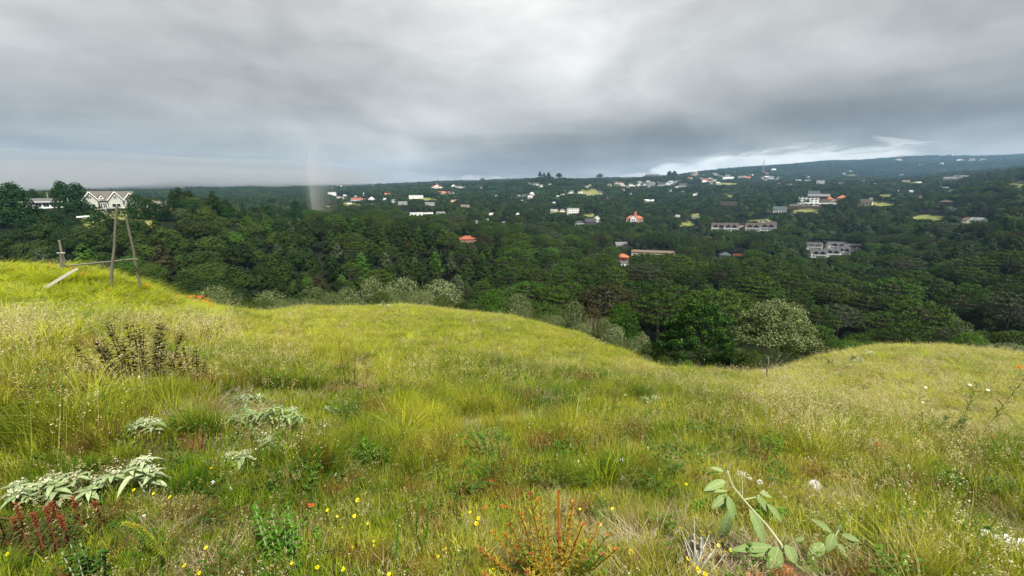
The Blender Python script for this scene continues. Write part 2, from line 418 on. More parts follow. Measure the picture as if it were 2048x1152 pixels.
# ------------------------------------------------------------------ ground sheet
def ground_material():
    m = bpy.data.materials.new("ground_soil_and_turf"); m.use_nodes = True; t = NT(m.node_tree); b = m.node_tree.nodes['Principled BSDF']
    geo = t.new('ShaderNodeNewGeometry'); P = geo.outputs['Position']
    at = t.new('ShaderNodeAttribute', attribute_name='open_land').outputs['Fac']
    ft = t.new('ShaderNodeAttribute', attribute_name='far_land').outputs['Fac']
    n1 = t.noise(P, .35, 5, .6); n2 = t.noise(P, 6, 5, .65); n3 = t.noise(P, 40, 4, .7)
    near = t.mix(t.smooth(n2, .35, .65), (.055, .045, .018, 1), (.028, .032, .008, 1))
    near = t.mix(t.smooth(n3, .52, .66), near, (.13, .09, .05, 1))
    near = t.mix(t.smooth(n1, .35, .7), near, t.mix(.5, near, (.04, .05, .008, 1)))
    nf = t.noise(P, .03, 6, .65)
    lawn = t.mix(t.smooth(nf, .35, .65), (.10, .135, .03, 1), (.19, .185, .06, 1))
    open_c = t.mix(ft, near, lawn)
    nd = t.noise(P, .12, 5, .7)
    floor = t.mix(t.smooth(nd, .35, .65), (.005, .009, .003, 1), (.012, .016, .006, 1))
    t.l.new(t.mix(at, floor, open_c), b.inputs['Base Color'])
    b.inputs['Roughness'].default_value = .95; b.inputs['Specular IOR Level'].default_value = .1
    bn = t.new('ShaderNodeBump'); bn.inputs['Strength'].default_value = .6; bn.inputs['Distance'].default_value = .03
    t.l.new(n3, bn.inputs['Height']); t.l.new(bn.outputs[0], b.inputs['Normal'])
    return m
idx = np.arange(NR * NTH).reshape(NR, NTH)
a_ = idx[:-1, :]; b_ = idx[1:, :]
quads = np.stack([a_, np.roll(a_, -1, 1), np.roll(b_, -1, 1), b_], -1).reshape(-1, 4)[:, ::-1]
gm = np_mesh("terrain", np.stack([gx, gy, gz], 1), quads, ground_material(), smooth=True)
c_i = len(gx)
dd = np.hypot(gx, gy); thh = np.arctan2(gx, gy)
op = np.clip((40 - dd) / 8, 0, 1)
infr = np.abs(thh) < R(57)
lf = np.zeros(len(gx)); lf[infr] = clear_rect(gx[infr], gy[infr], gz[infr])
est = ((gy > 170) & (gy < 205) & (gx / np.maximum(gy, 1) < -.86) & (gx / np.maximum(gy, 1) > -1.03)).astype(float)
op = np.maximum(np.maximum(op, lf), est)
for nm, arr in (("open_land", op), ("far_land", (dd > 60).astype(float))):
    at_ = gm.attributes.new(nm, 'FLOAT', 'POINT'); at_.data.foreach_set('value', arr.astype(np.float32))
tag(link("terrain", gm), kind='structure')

# ------------------------------------------------------------------ tree kinds
def leaves(P, N, s, jitter=.6, rs=None, aspect=1.0):
    """quads at P facing roughly N, size s"""
    rs = rs or rng; n = len(P)
    N = N + rs.normal(0, jitter, (n, 3)); N /= np.linalg.norm(N, axis=1)[:, None] + 1e-9
    T = np.cross(N, rs.normal(0, 1, (n, 3))); T /= np.linalg.norm(T, axis=1)[:, None] + 1e-9
    B = np.cross(N, T); sz = (s * rs.uniform(.6, 1.3, n))[:, None] / 2
    V = np.stack([P - T * sz * aspect - B * sz * .5, P + B * sz * .6 - T * sz * .1, P + T * sz * aspect + N * sz * .3, P - B * sz * .9 + T * sz * .2], 1).reshape(-1, 3)
    return V, np.arange(4 * n).reshape(n, 4)
def lobes_pts(lobes, dens, shell=(.72, 1.05), low=-.55):
    P, N = [], []
    for c, r in lobes:
        r = np.array(r, float) if hasattr(r, '__len__') else np.array([r] * 3, float)
        n = max(8, int(dens * (r[0] * r[1] + r[0] * r[2] + r[1] * r[2]) * 4.2 / 3))
        d = rng.normal(0, 1, (n, 3)); d /= np.linalg.norm(d, axis=1)[:, None]; d = d[d[:, 2] > low]
        k = rng.uniform(*shell, (len(d), 1)) * (1 + .12 * np.sin(d[:, :1] * 7 + d[:, 2:] * 5 + c[0] * 3))
        P.append(np.array(c) + d * r * k); N.append(d + [0, 0, .1])
    return np.concatenate(P), np.concatenate(N)
M_PINE = leafmat("pine_needles", (.007, .019, .004), (.030, .052, .009), .08, .32, .12, odd=True)
M_ARAU = leafmat("araucaria_needles", (.008, .024, .004), (.050, .090, .010), .08, .32, .12, odd=True)
M_BROAD = leafmat("broad_leaves", (.008, .022, .004), (.046, .072, .012), .08, .32, .12, odd=True)
M_PALE = leafmat("pale_olive_leaves", (.055, .085, .026), (.125, .155, .058), .2, .6, .8)
M_BRIGHT = leafmat("bright_leaves", (.035, .085, .010), (.09, .17, .02), .25, .7, .8)
M_DARKB = leafmat("dark_glossy_leaves", (.010, .034, .008), (.022, .060, .010), .15, .7, .7)
M_BLOOM = leafmat("creamy_blossom", (.16, .19, .08), (.26, .29, .15), .2, .4, 2)
M_RUSTY = leafmat("dry_brown_leaves", (.10, .075, .035), (.16, .11, .055), .2, .6, .8)
M_BARK = plain("grey_bark", (.065, .055, .04), .9, (.035, .03, .02), 9, .4, stretch=(1, 1, .3))
M_BARKL = plain("pale_bark", (.30, .28, .20), .9, (.17, .16, .11), 12, .4, stretch=(1, 1, .3))
def crown_mesh(name, lobes, dens, s, mat, jitter=.6, extra=None):
    P, N = lobes_pts(lobes, dens)
    ctr = np.mean([l[0] for l in lobes], axis=0) - (0, 0, .8); O = P - ctr; O /= np.linalg.norm(O, axis=1)[:, None] + 1e-6; N = N * .75 + O * .65
    V, Fq = leaves(P, N, s, jitter)
    mats = [mat]; mi = np.zeros(len(Fq), np.int32)
    if extra:
        mats.append(extra[0]); top = N[:, 2] > .35; mi[top & (rng.random(len(P)) < extra[1])] = 1
    return np_mesh(name, V, Fq, mats, mi)
def proto_pine(k):
    h = 12.0; L = []
    n = 16
    for i in range(n):
        t = i / n; z = 5.2 + 6.0 * t; a = i * 2.4 + k; rr_ = (2.0 * (1 - t) ** .7 + .3) * rng.uniform(.7, 1.1)
        L.append(((rr_ * math.cos(a), rr_ * math.sin(a), z), (1.35 * (1.1 - .55 * t), 1.35 * (1.1 - .55 * t), .95)))
    L.append(((0, 0, 11.3), (.8, .8, .9)))
    tr = MB(); tr.tube([(0, 0, -2), (.1, 0, 4), (0, .1, 8), (0, 0, 11)], [.24, .2, .14, .05], 6)
    for i in range(7):
        a = i * 2.4; z = 4.5 + i * .8; tr.tube([(0, 0, z), (1.6 * math.cos(a), 1.6 * math.sin(a), z + .6)], [.07, .03], 4)
    return crown_mesh("pine_crown", L, 17, .62, M_PINE, .3), tr.mesh("pine_trunk", M_BARK), L, .62
def proto_broad(k):
    L = []; n = 13; wv = rng.uniform(.9, 1.15)
    for i in range(n):
        a = i * 2.4 + k; q = math.sqrt((i + .5) / n); r_ = 3.5 * q * wv
        L.append(((r_ * math.cos(a), r_ * math.sin(a), 9.3 - 2.9 * q * q + rng.uniform(-.4, .4)), (1.75, 1.75, 1.25)))
    for i in range(6):
        a = i * 1.05; L.append(((2.6 * math.cos(a), 2.6 * math.sin(a), 6.0), (1.9, 1.9, 1.6)))
    tr = MB(); tr.tube([(0, 0, -2), (.1, 0, 3), (0, .1, 6.5)], [.3, .25, .16], 6)
    for i in range(8):
        a = i * .8; tr.tube([(0, .05, 4 + .2 * i), (1.4 * math.cos(a), 1.4 * math.sin(a), 6.2), (2.8 * math.cos(a), 2.8 * math.sin(a), 7.6)], [.12, .08, .03], 4)
    return crown_mesh("broadleaf_crown", L, 17, .55, M_BROAD, .28), tr.mesh("broadleaf_trunk", M_BARK), L, .55
def proto_arau(k):
    P, N, C = [], [], []
    tr = MB(); tr.tube([(0, 0, -2), (0, 0, 6), (.05, 0, 12.2)], [.32, .26, .12], 6)
    tops = []
    for lv in range(5):
        z0 = 8.6 + lv * .85; reach = [5.1, 5.2, 4.6, 3.4, 1.9][lv] * rng.uniform(.92, 1.06); nb = [9, 11, 10, 8, 5][lv]
        for b in range(nb):
            a = b * 2 * math.pi / nb + lv * .7 + k + rng.uniform(-.15, .15); rc = reach * rng.uniform(.85, 1.1)
            p0 = np.array((0, 0, z0)); p1 = np.array((rc * .55 * math.cos(a), rc * .55 * math.sin(a), z0 - .35)); p2 = np.array((rc * math.cos(a), rc * math.sin(a), z0 + .75 - (.5 if lv < 2 else 0)))
            tr.tube([p0, p1, p2], [.09, .06, .04], 4, cap=False)
            side = np.array((-math.sin(a), math.cos(a), 0))
            for q, off in ((.6, -.35), (.72, .4), (.85, -.55), (.9, .5), (1.0, 0)):
                c = p0 + (p2 - p0) * q + side * off * rc * .28 + np.array((0, 0, .2 * q + rng.uniform(-.1, .15)))
                tops.append(c)
    for c in tops:
        n = 34; d = rng.normal(0, 1, (n, 3)); d[:, 2] = np.abs(d[:, 2]) * .8 - .15; d /= np.linalg.norm(d, axis=1)[:, None]
        r = rng.uniform(.42, .6)
        P.append(c + d * r * np.array((1, 1, .62)) * rng.uniform(.7, 1.05, (n, 1))); N.append(d + [0, 0, .3])
    P = np.concatenate(P); N = np.concatenate(N); V, Fq = leaves(P, N, .27, .4)
    return np_mesh("araucaria_crown", V, Fq, M_ARAU), tr.mesh("araucaria_trunk", M_BARK), None, .4
PROTO = {'pine': [proto_pine(k) for k in range(3)], 'broad': [proto_broad(k * 1.7) for k in range(3)], 'arau': [proto_arau(k * .6) for k in range(3)]}
NEARP = {}
def near_proto(k):
    out = []
    for v in range(3):
        c, tr, L, s_ = PROTO[k][v]
        if L: out.append((crown_mesh(k + "_near_crown", L, 62, s_ * .52, c.materials[0], .42), tr))
        else: out.append((c, tr))
    return out
NEARP = {k: near_proto(k) for k in PROTO}
def joined(crown, trunk, name):
    """crown and trunk as one mesh, for trees too far off to show parts"""
    out = []
    cv = np.empty(len(crown.vertices) * 3, np.float32); crown.vertices.foreach_get('co', cv)
    tv = np.empty(len(trunk.vertices) * 3, np.float32); trunk.vertices.foreach_get('co', tv)
    V = np.concatenate([cv, tv]).reshape(-1, 3); me = bpy.data.meshes.new(name)
    n = len(crown.vertices)
    Fs = [tuple(p.vertices) for p in crown.polygons] + [tuple(i + n for i in p.vertices) for p in trunk.polygons]
    me.from_pydata(V.tolist(), [], Fs); me.materials.append(crown.materials[0]); me.materials.append(trunk.materials[0])
    mi = np.zeros(len(Fs), np.int32); mi[len(crown.polygons):] = 1; me.polygons.foreach_set('material_index', mi); me.update(); return me
JOIN = {k: [joined(p[0], p[1], {'pine': 'pine_tree', 'broad': 'broadleaf_tree', 'arau': 'araucaria_tree'}[k]) for p in v] for k, v in PROTO.items()}

# ------------------------------------------------------------------ scatter of the forest
def tree_kind(px, y):
    r = random.random()
    if px < 620 and y < 190: return 'broad' if r < .72 else 'pine'
    if px < 620: return 'pine' if r < .6 else 'broad'
    if px < 1010 and y < 240: return 'pine' if r < .8 else ('broad' if r < .9 else 'arau')
    if px < 1520 and y < 420: return 'arau' if r < .6 else ('broad' if r < .86 else 'pine')
    if y < 170: return 'arau' if r < .5 else 'broad'
    return 'pine' if r < .42 else ('broad' if r < .78 else 'arau')
def grid_pts(lo, hi, sp, tmax=1.42):
    xs = np.arange(-hi * tmax, hi * tmax, sp); ys = np.arange(lo, hi, sp)
    gx_, gy_ = np.meshgrid(xs, ys); gx_ = gx_.ravel() + rng.uniform(-.42, .42, gx_.size) * sp; gy_ = gy_.ravel() + rng.uniform(-.42, .42, gy_.size) * sp
    m = (np.abs(gx_) < gy_ * tmax + 6) & (gy_ > lo) & (gy_ < hi)
    return gx_[m], gy_[m]
def blocked(px, top, base, wpx, y):
    b = np.zeros(len(px), bool)
    for x0, x1, y0, y1, Yk in KEEP:
        b |= (y < Yk + 3) & (px + wpx * .42 > x0) & (px - wpx * .42 < x1) & (top < y1) & (base > y0)
    return b
def filt(x, y, h, wd, margin=6):
    z = H(x, y)
    px, base = proj(x, y, z); _, top = proj(x, y, z + h)
    ok = (top < crest(px) + margin) & (px > -170) & (px < 2220)
    e = (y > 163) & (y < 330) & (x / y < -.80)
    ok &= ~e
    ok &= clear_rect(x, y, z) < .3
    # trees in front of houses and clearings are young ones, low enough to leave the view open
    hh = np.array(h, float)
    cap = np.where((y < 82), crest(px) - 42, -1e9)
    for x0, x1, y0, y1, Yk in KEEP:
        m = (y < Yk + 3) & (px + wd * .42 * F / y > x0) & (px - wd * .42 * F / y < x1) & (base > y0)
        cap = np.where(m, np.maximum(cap, y1), cap)
    need = (base - cap) * y / F
    hh = np.where(top < cap, np.minimum(hh, need), hh)
    ok &= hh > 1.6
    return ok, z, px, hh
def plant_forest():
    global IND, STUFF
    IND, STUFF = [], {'pine': [], 'broad': [], 'arau': []}
    for lo, hi, sp, hm in ((52, 260, 7.6, 1.0), (260, 900, 10.0, 1.1)):
        x, y = grid_pts(lo, hi, sp)
        h = 12 * rng.uniform(.62, 1.2, len(x)) * hm
        ok, z, px, h = filt(x, y, h, 8)
        for a, b, c, hh, p in zip(x[ok], y[ok], z[ok], h[ok], px[ok]):
            k = tree_kind(p, b); wv = random.uniform(.85, 1.15) * max(hh / 12, .45) * (1.12 if lo > 200 else 1)
            IND.append((b, a, c, hh / 12, wv, k, random.uniform(0, 6.28), random.random(), p))
    IND.sort(key=lambda t: t[0])
# ------------------------------------------------------------------ buildings
WM = {}
def wm(key):
    if key in WM: return WM[key]
    C_ = {'white': (.82, .82, .79), 'cream': (.62, .57, .45), 'beige': (.50, .44, .33), 'grey': (.36, .37, .36), 'stone': (.42, .43, .38), 'brick': (.34, .12, .065),
          'brown': (.12, .075, .05), 'pink': (.52, .33, .26), 'timber': (.06, .045, .035), 'concrete': (.40, .38, .34),
          'r_red': (.27, .08, .05), 'r_orange': (.36, .12, .055), 'r_grey': (.055, .055, .06), 'r_brown': (.065, .05, .042), 'r_tan': (.15, .115, .08), 'r_dark': (.045, .045, .05),
          'r_white': (.5, .5, .49), 'r_pale': (.14, .14, .14), 'r_slate': (.05, .07, .075), 'glass': (.02, .025, .03), 'yellow': (.75, .55, .05), 'r_stone': (.11, .10, .085)}
    c = C_[key]; WM[key] = plain('building_' + key, c, .35 if key == 'glass' else .8, tuple(v * .82 for v in c), 1.3)
    return WM[key]
def roof_gable(w, d, h, rise, over=.5, th=.22, axis='x', c=(0, 0)):
    """gable roof shell over a w x d body"""
    m = MB(); a, b = (w / 2 + over, d / 2 + over)
    if axis == 'x':
        prof = [(-b, h - over * rise / (d / 2)), (0, h + rise), (b, h - over * rise / (d / 2))]
        P = lambda x, q, z: (c[0] + x, c[1] + q, z); L_ = a
    else:
        prof = [(-a, h - over * rise / (w / 2)), (0, h + rise), (a, h - over * rise / (w / 2))]
        P = lambda x, q, z: (c[0] + q, c[1] + x, z); L_ = b
    for i in range(2):
        (q0, z0), (q1, z1) = prof[i], prof[i + 1]
        vs = [P(x, q, z + dz) for x in (-L_, L_) for (q, z) in ((q0, z0), (q1, z1)) for dz in (0, th)]
        m.add(vs, [(0, 1, 3, 2), (4, 6, 7, 5), (0, 4, 5, 1), (2, 3, 7, 6), (1, 5, 7, 3), (0, 2, 6, 4)])
    return m
def hip(w, d, h, rise, over=.5, c=(0, 0), pyramid=False):
    m = MB(); a, b = w / 2 + over, d / 2 + over; k = 0 if pyramid else max(a - b, 0)
    vs = [(c[0] + x, c[1] + y, z) for x, y, z in ((-a, -b, h), (a, -b, h), (a, b, h), (-a, b, h), (-a, -b, h - .2), (a, -b, h - .2), (a, b, h - .2), (-a, b, h - .2), (-k, 0, h + rise), (k + .01, 0, h + rise))]
    return m.add(vs, [(0, 1, 9, 8), (1, 2, 9), (2, 3, 8, 9), (3, 0, 8), (0, 4, 5, 1), (1, 5, 6, 2), (2, 6, 7, 3), (3, 7, 4, 0), (4, 7, 6, 5)])
def body(w, d, h, gable=None, rise=0, c=(0, 0), down=3.0):
    m = MB(); a, b = w / 2, d / 2; cx, cy = c
    m.box((cx, cy, (h - down) / 2), (w, d, h + down))
    if gable == 'x':
        for s in (-1, 1): m.add([(cx + s * a, cy - b, h), (cx + s * a, cy + b, h), (cx + s * a, cy, h + rise), (cx + s * (a - .2), cy - b, h), (cx + s * (a - .2), cy + b, h), (cx + s * (a - .2), cy, h + rise)], [(0, 1, 2), (3, 5, 4)])
    if gable == 'y':
        for s in (-1, 1): m.add([(cx - a, cy + s * b, h), (cx + a, cy + s * b, h), (cx, cy + s * b, h + rise), (cx - a, cy + s * (b - .2), h), (cx + a, cy + s * (b - .2), h), (cx, cy + s * (b - .2), h + rise)], [(0, 1, 2), (3, 5, 4)])
    return m
def window(par, x, y, z, ww, hh, frame='white', glass='glass', name='window'):
    f = MB(); f.box((x, y, z), (ww, .12, hh)).build(name, wm(frame), par)
    f2 = MB(); n = 2 if ww > .9 else 1
    for i in range(n):
        f2.box((x - ww / 2 + ww * (i + .5) / n, y - .075, z), (ww / n - .14, .05, hh - .2))
    o = bpy.data.objects.new('pane', f2.mesh('pane', wm(glass))); COL.objects.link(o); o.parent = par.children[-1] if False else f_last(par, name)
    return o
def f_last(par, name):
    return LASTW[0]
LASTW = [None]
def window(par, x, y, z, ww, hh, frame='white', glass='glass', name='window'):
    fr_ = MB().box((x, y, z), (ww, .12, hh)).build(name, wm(frame), par)
    g = MB(); n = 2 if ww > .9 else 1
    for i in range(n): g.box((x - ww / 2 + ww * (i + .5) / n, y - .085, z), (ww / n - .14, .06, hh - .2))
    g.build('pane', wm(glass), fr_)
def site(px, py, wpx, lo, hi, hpx, keep=True, dn=.08):
    g = ground(px, py, lo, hi)
    Yv = g[1]
    if keep: KEEP.append((px - wpx / 2, px + wpx / 2, py - hpx, py - hpx * dn, Yv))
    return g, F / Yv
def house(px, py, wpx, lo, hi, style, wall, roof, hr, yaw, label, name='house', group=None, deep=.7, hpx=None):
    ht = wpx * hr
    g, s = site(px, py, wpx, lo, hi, hpx or ht * 1.05)
    az_ = math.atan2(g[0], g[1]); rz = -az_ + R(yaw)
    w_ = wpx / s / (abs(math.cos(R(yaw))) + deep * abs(math.sin(R(yaw)))) ; d_ = w_ * deep; d_ = min(d_, 14); tot = ht / s
    o = empty(name, g, rz)
    small = wpx < 11
    if style == 'gable':
        h_ = tot * .55; rise = tot * .45
        body(w_, d_, h_, 'x', rise).build('wall', wm(wall), o); roof_gable(w_, d_, h_ + .02, rise, .4).build('roof', wm(roof), o)
    elif style == 'front':
        h_ = tot * .5; rise = tot * .5
        body(w_, d_, h_, 'y', rise).build('wall', wm(wall), o); roof_gable(w_, d_, h_ + .02, rise, .35, axis='y').build('roof', wm(roof), o)
    elif style == 'hip':
        h_ = tot * .6
        body(w_, d_, h_).build('wall', wm(wall), o); hip(w_, d_, h_ + .21, tot * .4).build('roof', wm(roof), o)
    else:
        h_ = tot * .92
        body(w_, d_, h_).build('wall', wm(wall), o); MB().box((0, 0, h_ + .16), (w_ + .6, d_ + .6, .3)).build('roof', wm(roof), o)
    if not small:
        floors = max(1, min(4, int(h_ / 2.7))); n = max(2, min(6, int(w_ / 3.2)))
        for f_ in range(floors):
            for i in range(n):
                fh = h_ / floors
                window(o, -w_ / 2 + w_ * (i + .5) / n, -d_ / 2 - .04, fh * (f_ + .5), min(w_ / n * .55, 2.4), fh * .45, frame='white' if wall != 'white' else 'grey')
    tag(o, label, 'house' if name == 'house' else name.replace('_', ' '), group)
    return o
HS = [
 # the misty slope left of centre
 (664,393,16,500,1300,'flat','white','r_pale',.55,12,'white flat-roofed house alone on the misty slope right of the rain shaft'),
 (690,395,10,500,1200,'gable','white','r_grey',.5,0,'small white grey-roofed house just right of the misty slope house'),
 (714,402,22,450,1000,'gable','white','r_red',.36,-10,'white house with red roof above the sloping green clearing'),
 (743,402,14,450,1000,'front','white','r_dark',.7,8,'white house with steep dark gable beside the sloping clearing'),
 (699,408,8,450,1000,'gable','white','r_grey',.6,0,'tiny white house below the red-roofed house on the misty slope'),
 (790,406,14,450,1000,'gable','white','r_pale',.5,10,'white house left of a pair below the lawn with the long white villa'),
 (806,411,18,450,1000,'gable','white','r_pale',.42,-8,'larger pale roofed house of the pair below the long villa lawn'),
 (832,397,28,500,1300,'flat','white','r_white',.22,4,'long low white villa on the bright lawn of the far slope'),
 (860,412,20,400,1000,'gable','cream','r_pale',.34,6,'cream house in the trees below the long white villa'),
 (843,433,46,330,650,'flat','white','r_white',.17,3,'longest low white building just above the pine stand'),
 (882,431,18,330,650,'gable','cream','r_pale',.40,-5,'cream hall at the right end of the longest low building'),
 (930,416,18,350,800,'gable','beige','r_tan',.40,8,'beige house in trees above the right part of the pine stand'),
 (983,431,10,330,700,'flat','white','r_pale',.6,0,'small white box house behind the right edge of the pines'),
 (955,447,7,250,520,'gable','white','r_pale',.8,0,'tiny white house between tall pines at the stand edge'),
 (974,443,6,250,520,'flat','white','r_white',1.0,0,'narrow white wall glimpsed between trees right of the pines'),
 (1007,449,6,250,520,'flat','white','r_white',.8,0,'very small white house in the trees left of the valley centre'),
 (907,376,8,900,2500,'front','white','r_red',.9,0,'small gabled white house on the horizon beside the turreted mansion'),
 (921,377,18,900,2500,'gable','white','r_pale',.26,0,'long pale house on the horizon right of the turreted mansion'),
 (888,390,22,700,1700,'gable','cream','r_orange',.30,0,'wide orange-roofed house on the slope under the turreted mansion'),
 (775,391,11,700,1700,'gable','cream','r_orange',.4,0,'small orange-roofed house by the highest far lawn'),
 (664,379,14,900,2300,'gable','white','r_pale',.3,0,'faint pale house high on the misty far hill'),
 (657,417,8,350,800,'gable','cream','r_tan',.6,0,'tiny tan-roofed house low on the misty slope'),
 (936,487,36,150,330,'hip','brick','r_red',.42,6,'red brick house glimpsed behind pine trunks'),
 # estate's neighbours
 (477,436,14,185,260,'gable','brick','r_brown',.75,10,'small brick house beside the dark cone tree right of the estate'),
 (506,432,18,185,260,'front','brick','r_tan',.45,-5,'brick house with pale gable trim right of the cone tree'),
 (551,432,16,190,300,'gable','cream','r_tan',.55,20,'house with steep tan roof below the left end of the rain shaft'),
 (574,436,24,190,300,'hip','cream','r_tan',.40,0,'low tan hipped roof house left of the white terraced villa'),
 (594,437,18,190,300,'flat','cream','r_pale',.3,0,'low cream annex between the hipped roof and the white villa'),
 (614,438,20,190,300,'flat','white','r_white',.75,8,'white villa of stacked floors at the foot of the rain shaft'),
 # centre
 (1036,431,8,380,800,'front','white','r_grey',.8,0,'small white gable house at the left edge of the valley trees'),
 (1049,394,9,700,1600,'gable','white','r_grey',.6,0,'white house low on the dark hill left of the round clearing'),
 (1038,393,6,700,1600,'flat','white','r_white',.6,0,'tiny white block left of the low white hill house'),
 (1072,371,11,1000,2500,'gable','white','r_grey',.45,0,'upper white house of the cluster on the pine-topped hill'),
 (1081,374,9,1000,2500,'gable','white','r_pale',.5,0,'right white house of the cluster on the pine-topped hill'),
 (1061,369,9,1000,2500,'gable','cream','r_brown',.5,0,'cream brown-roofed house left in the hill cluster'),
 (1142,387,9,700,1700,'gable','white','r_pale',.6,0,'white house at the left edge of the round grassy clearing'),
 (1108,422,14,450,900,'flat','white','r_white',.22,0,'long low white wall house left of the three-storey white block'),
 (1145,429,25,450,900,'flat','white','r_pale',.52,10,'three-storey white block with many windows in mid valley'),
 (1158,452,20,380,700,'hip','white','r_dark',.50,12,'dark hipped roof chalet with white walls below the white block'),
 (1181,451,22,380,700,'gable','timber','r_dark',.62,0,'black timber chalet with white balconies in mid valley'),
 (1194,447,18,400,750,'front','white','r_dark',.9,0,'tall dark gabled chalet with white balcony bands'),
 (1296,405,22,600,1300,'gable','white','r_white',.26,6,'white shed-like roofs in the forest above the red castle house'),
 (1347,407,9,600,1300,'gable','white','r_pale',.4,0,'small pale roof in the forest right of the shed-like roofs'),
 (1241,496,26,230,420,'gable','grey','r_pale',.45,18,'pale grey-roofed house among the araucarias'),
 (1244,523,24,170,330,'hip','brick','r_orange',.62,-6,'bright orange-roofed brick house among araucaria trunks'),
 (1305,513,84,200,360,'flat','beige','r_tan',.12,2,'very long low beige building behind the araucaria trunks'),
 (1198,512,9,230,420,'gable','white','r_white',.5,0,'small white roof left of the bright orange-roofed house'),
 (1249,534,16,150,300,'flat','white','r_pale',.6,8,'white walled yard building below the bright orange roof'),
 (1449,518,22,220,400,'hip','grey','r_slate',.60,8,'slate grey hipped roof house left of the small orange roof'),
 (1476,515,17,220,400,'hip','cream','r_orange',.45,0,'small house with orange roof beside the slate hipped roof'),
 (1355,436,9,480,900,'flat','white','r_pale',.8,0,'small white house left of the little bright lawn'),
 (1388,438,8,480,900,'gable','cream','r_pale',.6,0,'small cream house on top of the little bright lawn'),
 (1457,412,30,500,1000,'flat','brown','r_tan',.28,0,'brown house with long balconies under the narrow earth slope'),
 (1527,450,13,480,700,'front','white','r_brown',.8,0,'white gabled house behind the right terrace row'),
 (1543,452,16,470,700,'gable','white','r_brown',.5,0,'dark roofed house behind the right end of the terraces'),
 # far town ridge
 (1231,368,9,1200,2600,'gable','white','r_pale',.5,0,'white house at the left end of the far town'),
 (1243,369,10,1200,2600,'gable','white','r_red',.45,0,'red-roofed white house at the left end of the far town'),
 (1278,367,9,1200,2600,'gable','white','r_pale',.5,0,'white house under the big hotel roof of the far town'),
 (1291,372,13,1000,2200,'gable','white','r_grey',.5,6,'white grey-roofed house low in the far town centre'),
 (1304,373,14,1000,2200,'hip','stone','r_pale',.6,0,'stone coloured villa in the lower row of the far town'),
 (1323,374,14,1000,2200,'gable','white','r_dark',.6,0,'white villa with dark roof in the lower row of the far town'),
 (1335,372,10,1000,2200,'front','white','r_dark',.8,0,'gabled white villa right of the dark-roofed villa'),
 (1343,369,13,1000,2400,'gable','white','r_pale',.4,0,'pale roofed house in the middle row of the far town'),
 (1353,366,15,1000,2400,'flat','white','r_white',.3,0,'long white building at mid height in the far town'),
 (1366,375,17,1000,2200,'gable','white','r_brown',.42,-8,'brown-roofed white villa at the right end of the lower row'),
 (1304,355,28,1500,3000,'hip','brown','r_brown',.30,0,'large dark hotel roof topping the far town skyline'),
 (1360,353,10,1500,3000,'gable','white','r_grey',.6,0,'white house on the skyline right of the hotel roof'),
 (1386,352,9,1400,3000,'gable','white','r_pale',.6,0,'white house right of the skyline trees'),
 (1396,355,9,1400,3000,'gable','cream','r_brown',.6,0,'cream house two steps right of the skyline trees'),
 (1410,365,12,1000,2400,'gable','white','r_red',.6,0,'white house with red roof left of the chapel lawn'),
 (1420,368,10,1000,2400,'gable','pink','r_pale',.6,0,'pink walled house left of the chapel lawn'),
 (1428,364,9,1000,2600,'gable','white','r_pale',.6,0,'white house directly left of the white chapel roof'),
 (1440,356,9,1400,3000,'gable','white','r_pale',.5,0,'white house on the skyline above the chapel'),
 (1456,362,20,1000,2400,'gable','white','r_white',.38,-6,'broad white chapel-like roof above the far lawn'),
 (1481,358,9,1300,3000,'gable','white','r_pale',.6,0,'pale house right of the broad white roof'),
 (1494,360,12,1300,3000,'gable','cream','r_orange',.5,0,'orange-roofed house right of the broad white roof'),
 (1530,363,9,1300,3000,'gable','white','r_pale',.5,0,'white house under the far lattice mast'),
 # right hand hills
 (1542,358,10,1400,3200,'gable','white','r_pale',.5,0,'white house at the foot of the blue mountain, left one'),
 (1555,371,10,900,2000,'gable','white','r_grey',.5,0,'white house in woods left of the hotel hill'),
 (1560,357,10,1400,3200,'flat','white','r_white',.4,0,'flat white house at the foot of the blue mountain'),
 (1580,373,14,900,2000,'gable','beige','r_tan',.35,0,'beige house in woods above the grand hotel'),
 (1614,358,9,1300,3000,'gable','white','r_white',.5,0,'small bright roof high above the grand hotel'),
 (1640,371,13,800,2000,'flat','white','r_white',.8,5,'tall white block among trees above the grand hotel'),
 (1683,372,11,800,2000,'gable','white','r_dark',.6,0,'white dark-roofed house right above the orange hotel wing'),
 (1661,374,8,800,2000,'gable','white','r_pale',.5,0,'small pale house between tall block and orange wing'),
 (1811,368,11,800,1800,'gable','cream','r_tan',.6,0,'cream house alone on the wooded right hill'),
 (1898,361,16,900,2000,'gable','white','r_pale',.4,0,'white house on the high right-hand plateau, left end'),
 (1916,358,14,900,2200,'gable','white','r_brown',.5,0,'brown-roofed house in the middle of the right plateau'),
 (1931,358,13,900,2200,'gable','white','r_pale',.5,0,'white house at the right end of the high plateau'),
 (1941,341,9,1800,3500,'flat','white','r_white',.3,0,'long pale building low on the blue mountain'),
 (1888,379,12,700,1600,'gable','white','r_pale',.4,0,'white house half hidden below the right plateau'),
 (1902,384,10,700,1600,'flat','white','r_pale',.5,0,'small white house lowest below the right plateau'),
 (1731,411,21,450,800,'gable','cream','r_brown',.55,-6,'cream house with brown roof on the spur right of the hotel'),
 (1733,402,17,470,900,'flat','white','r_pale',.2,0,'low white pavilion behind the cream house on the spur'),
 (1890,410,20,480,900,'hip','brown','r_brown',.45,0,'brown hipped roof house deep in the right woods'),
 (1905,422,17,450,800,'flat','cream','r_pale',.45,6,'cream flat-roofed house below the brown hipped roof'),
 (1935,444,20,330,560,'front','white','r_red',.45,10,'white house with red roof left in the right edge pair'),
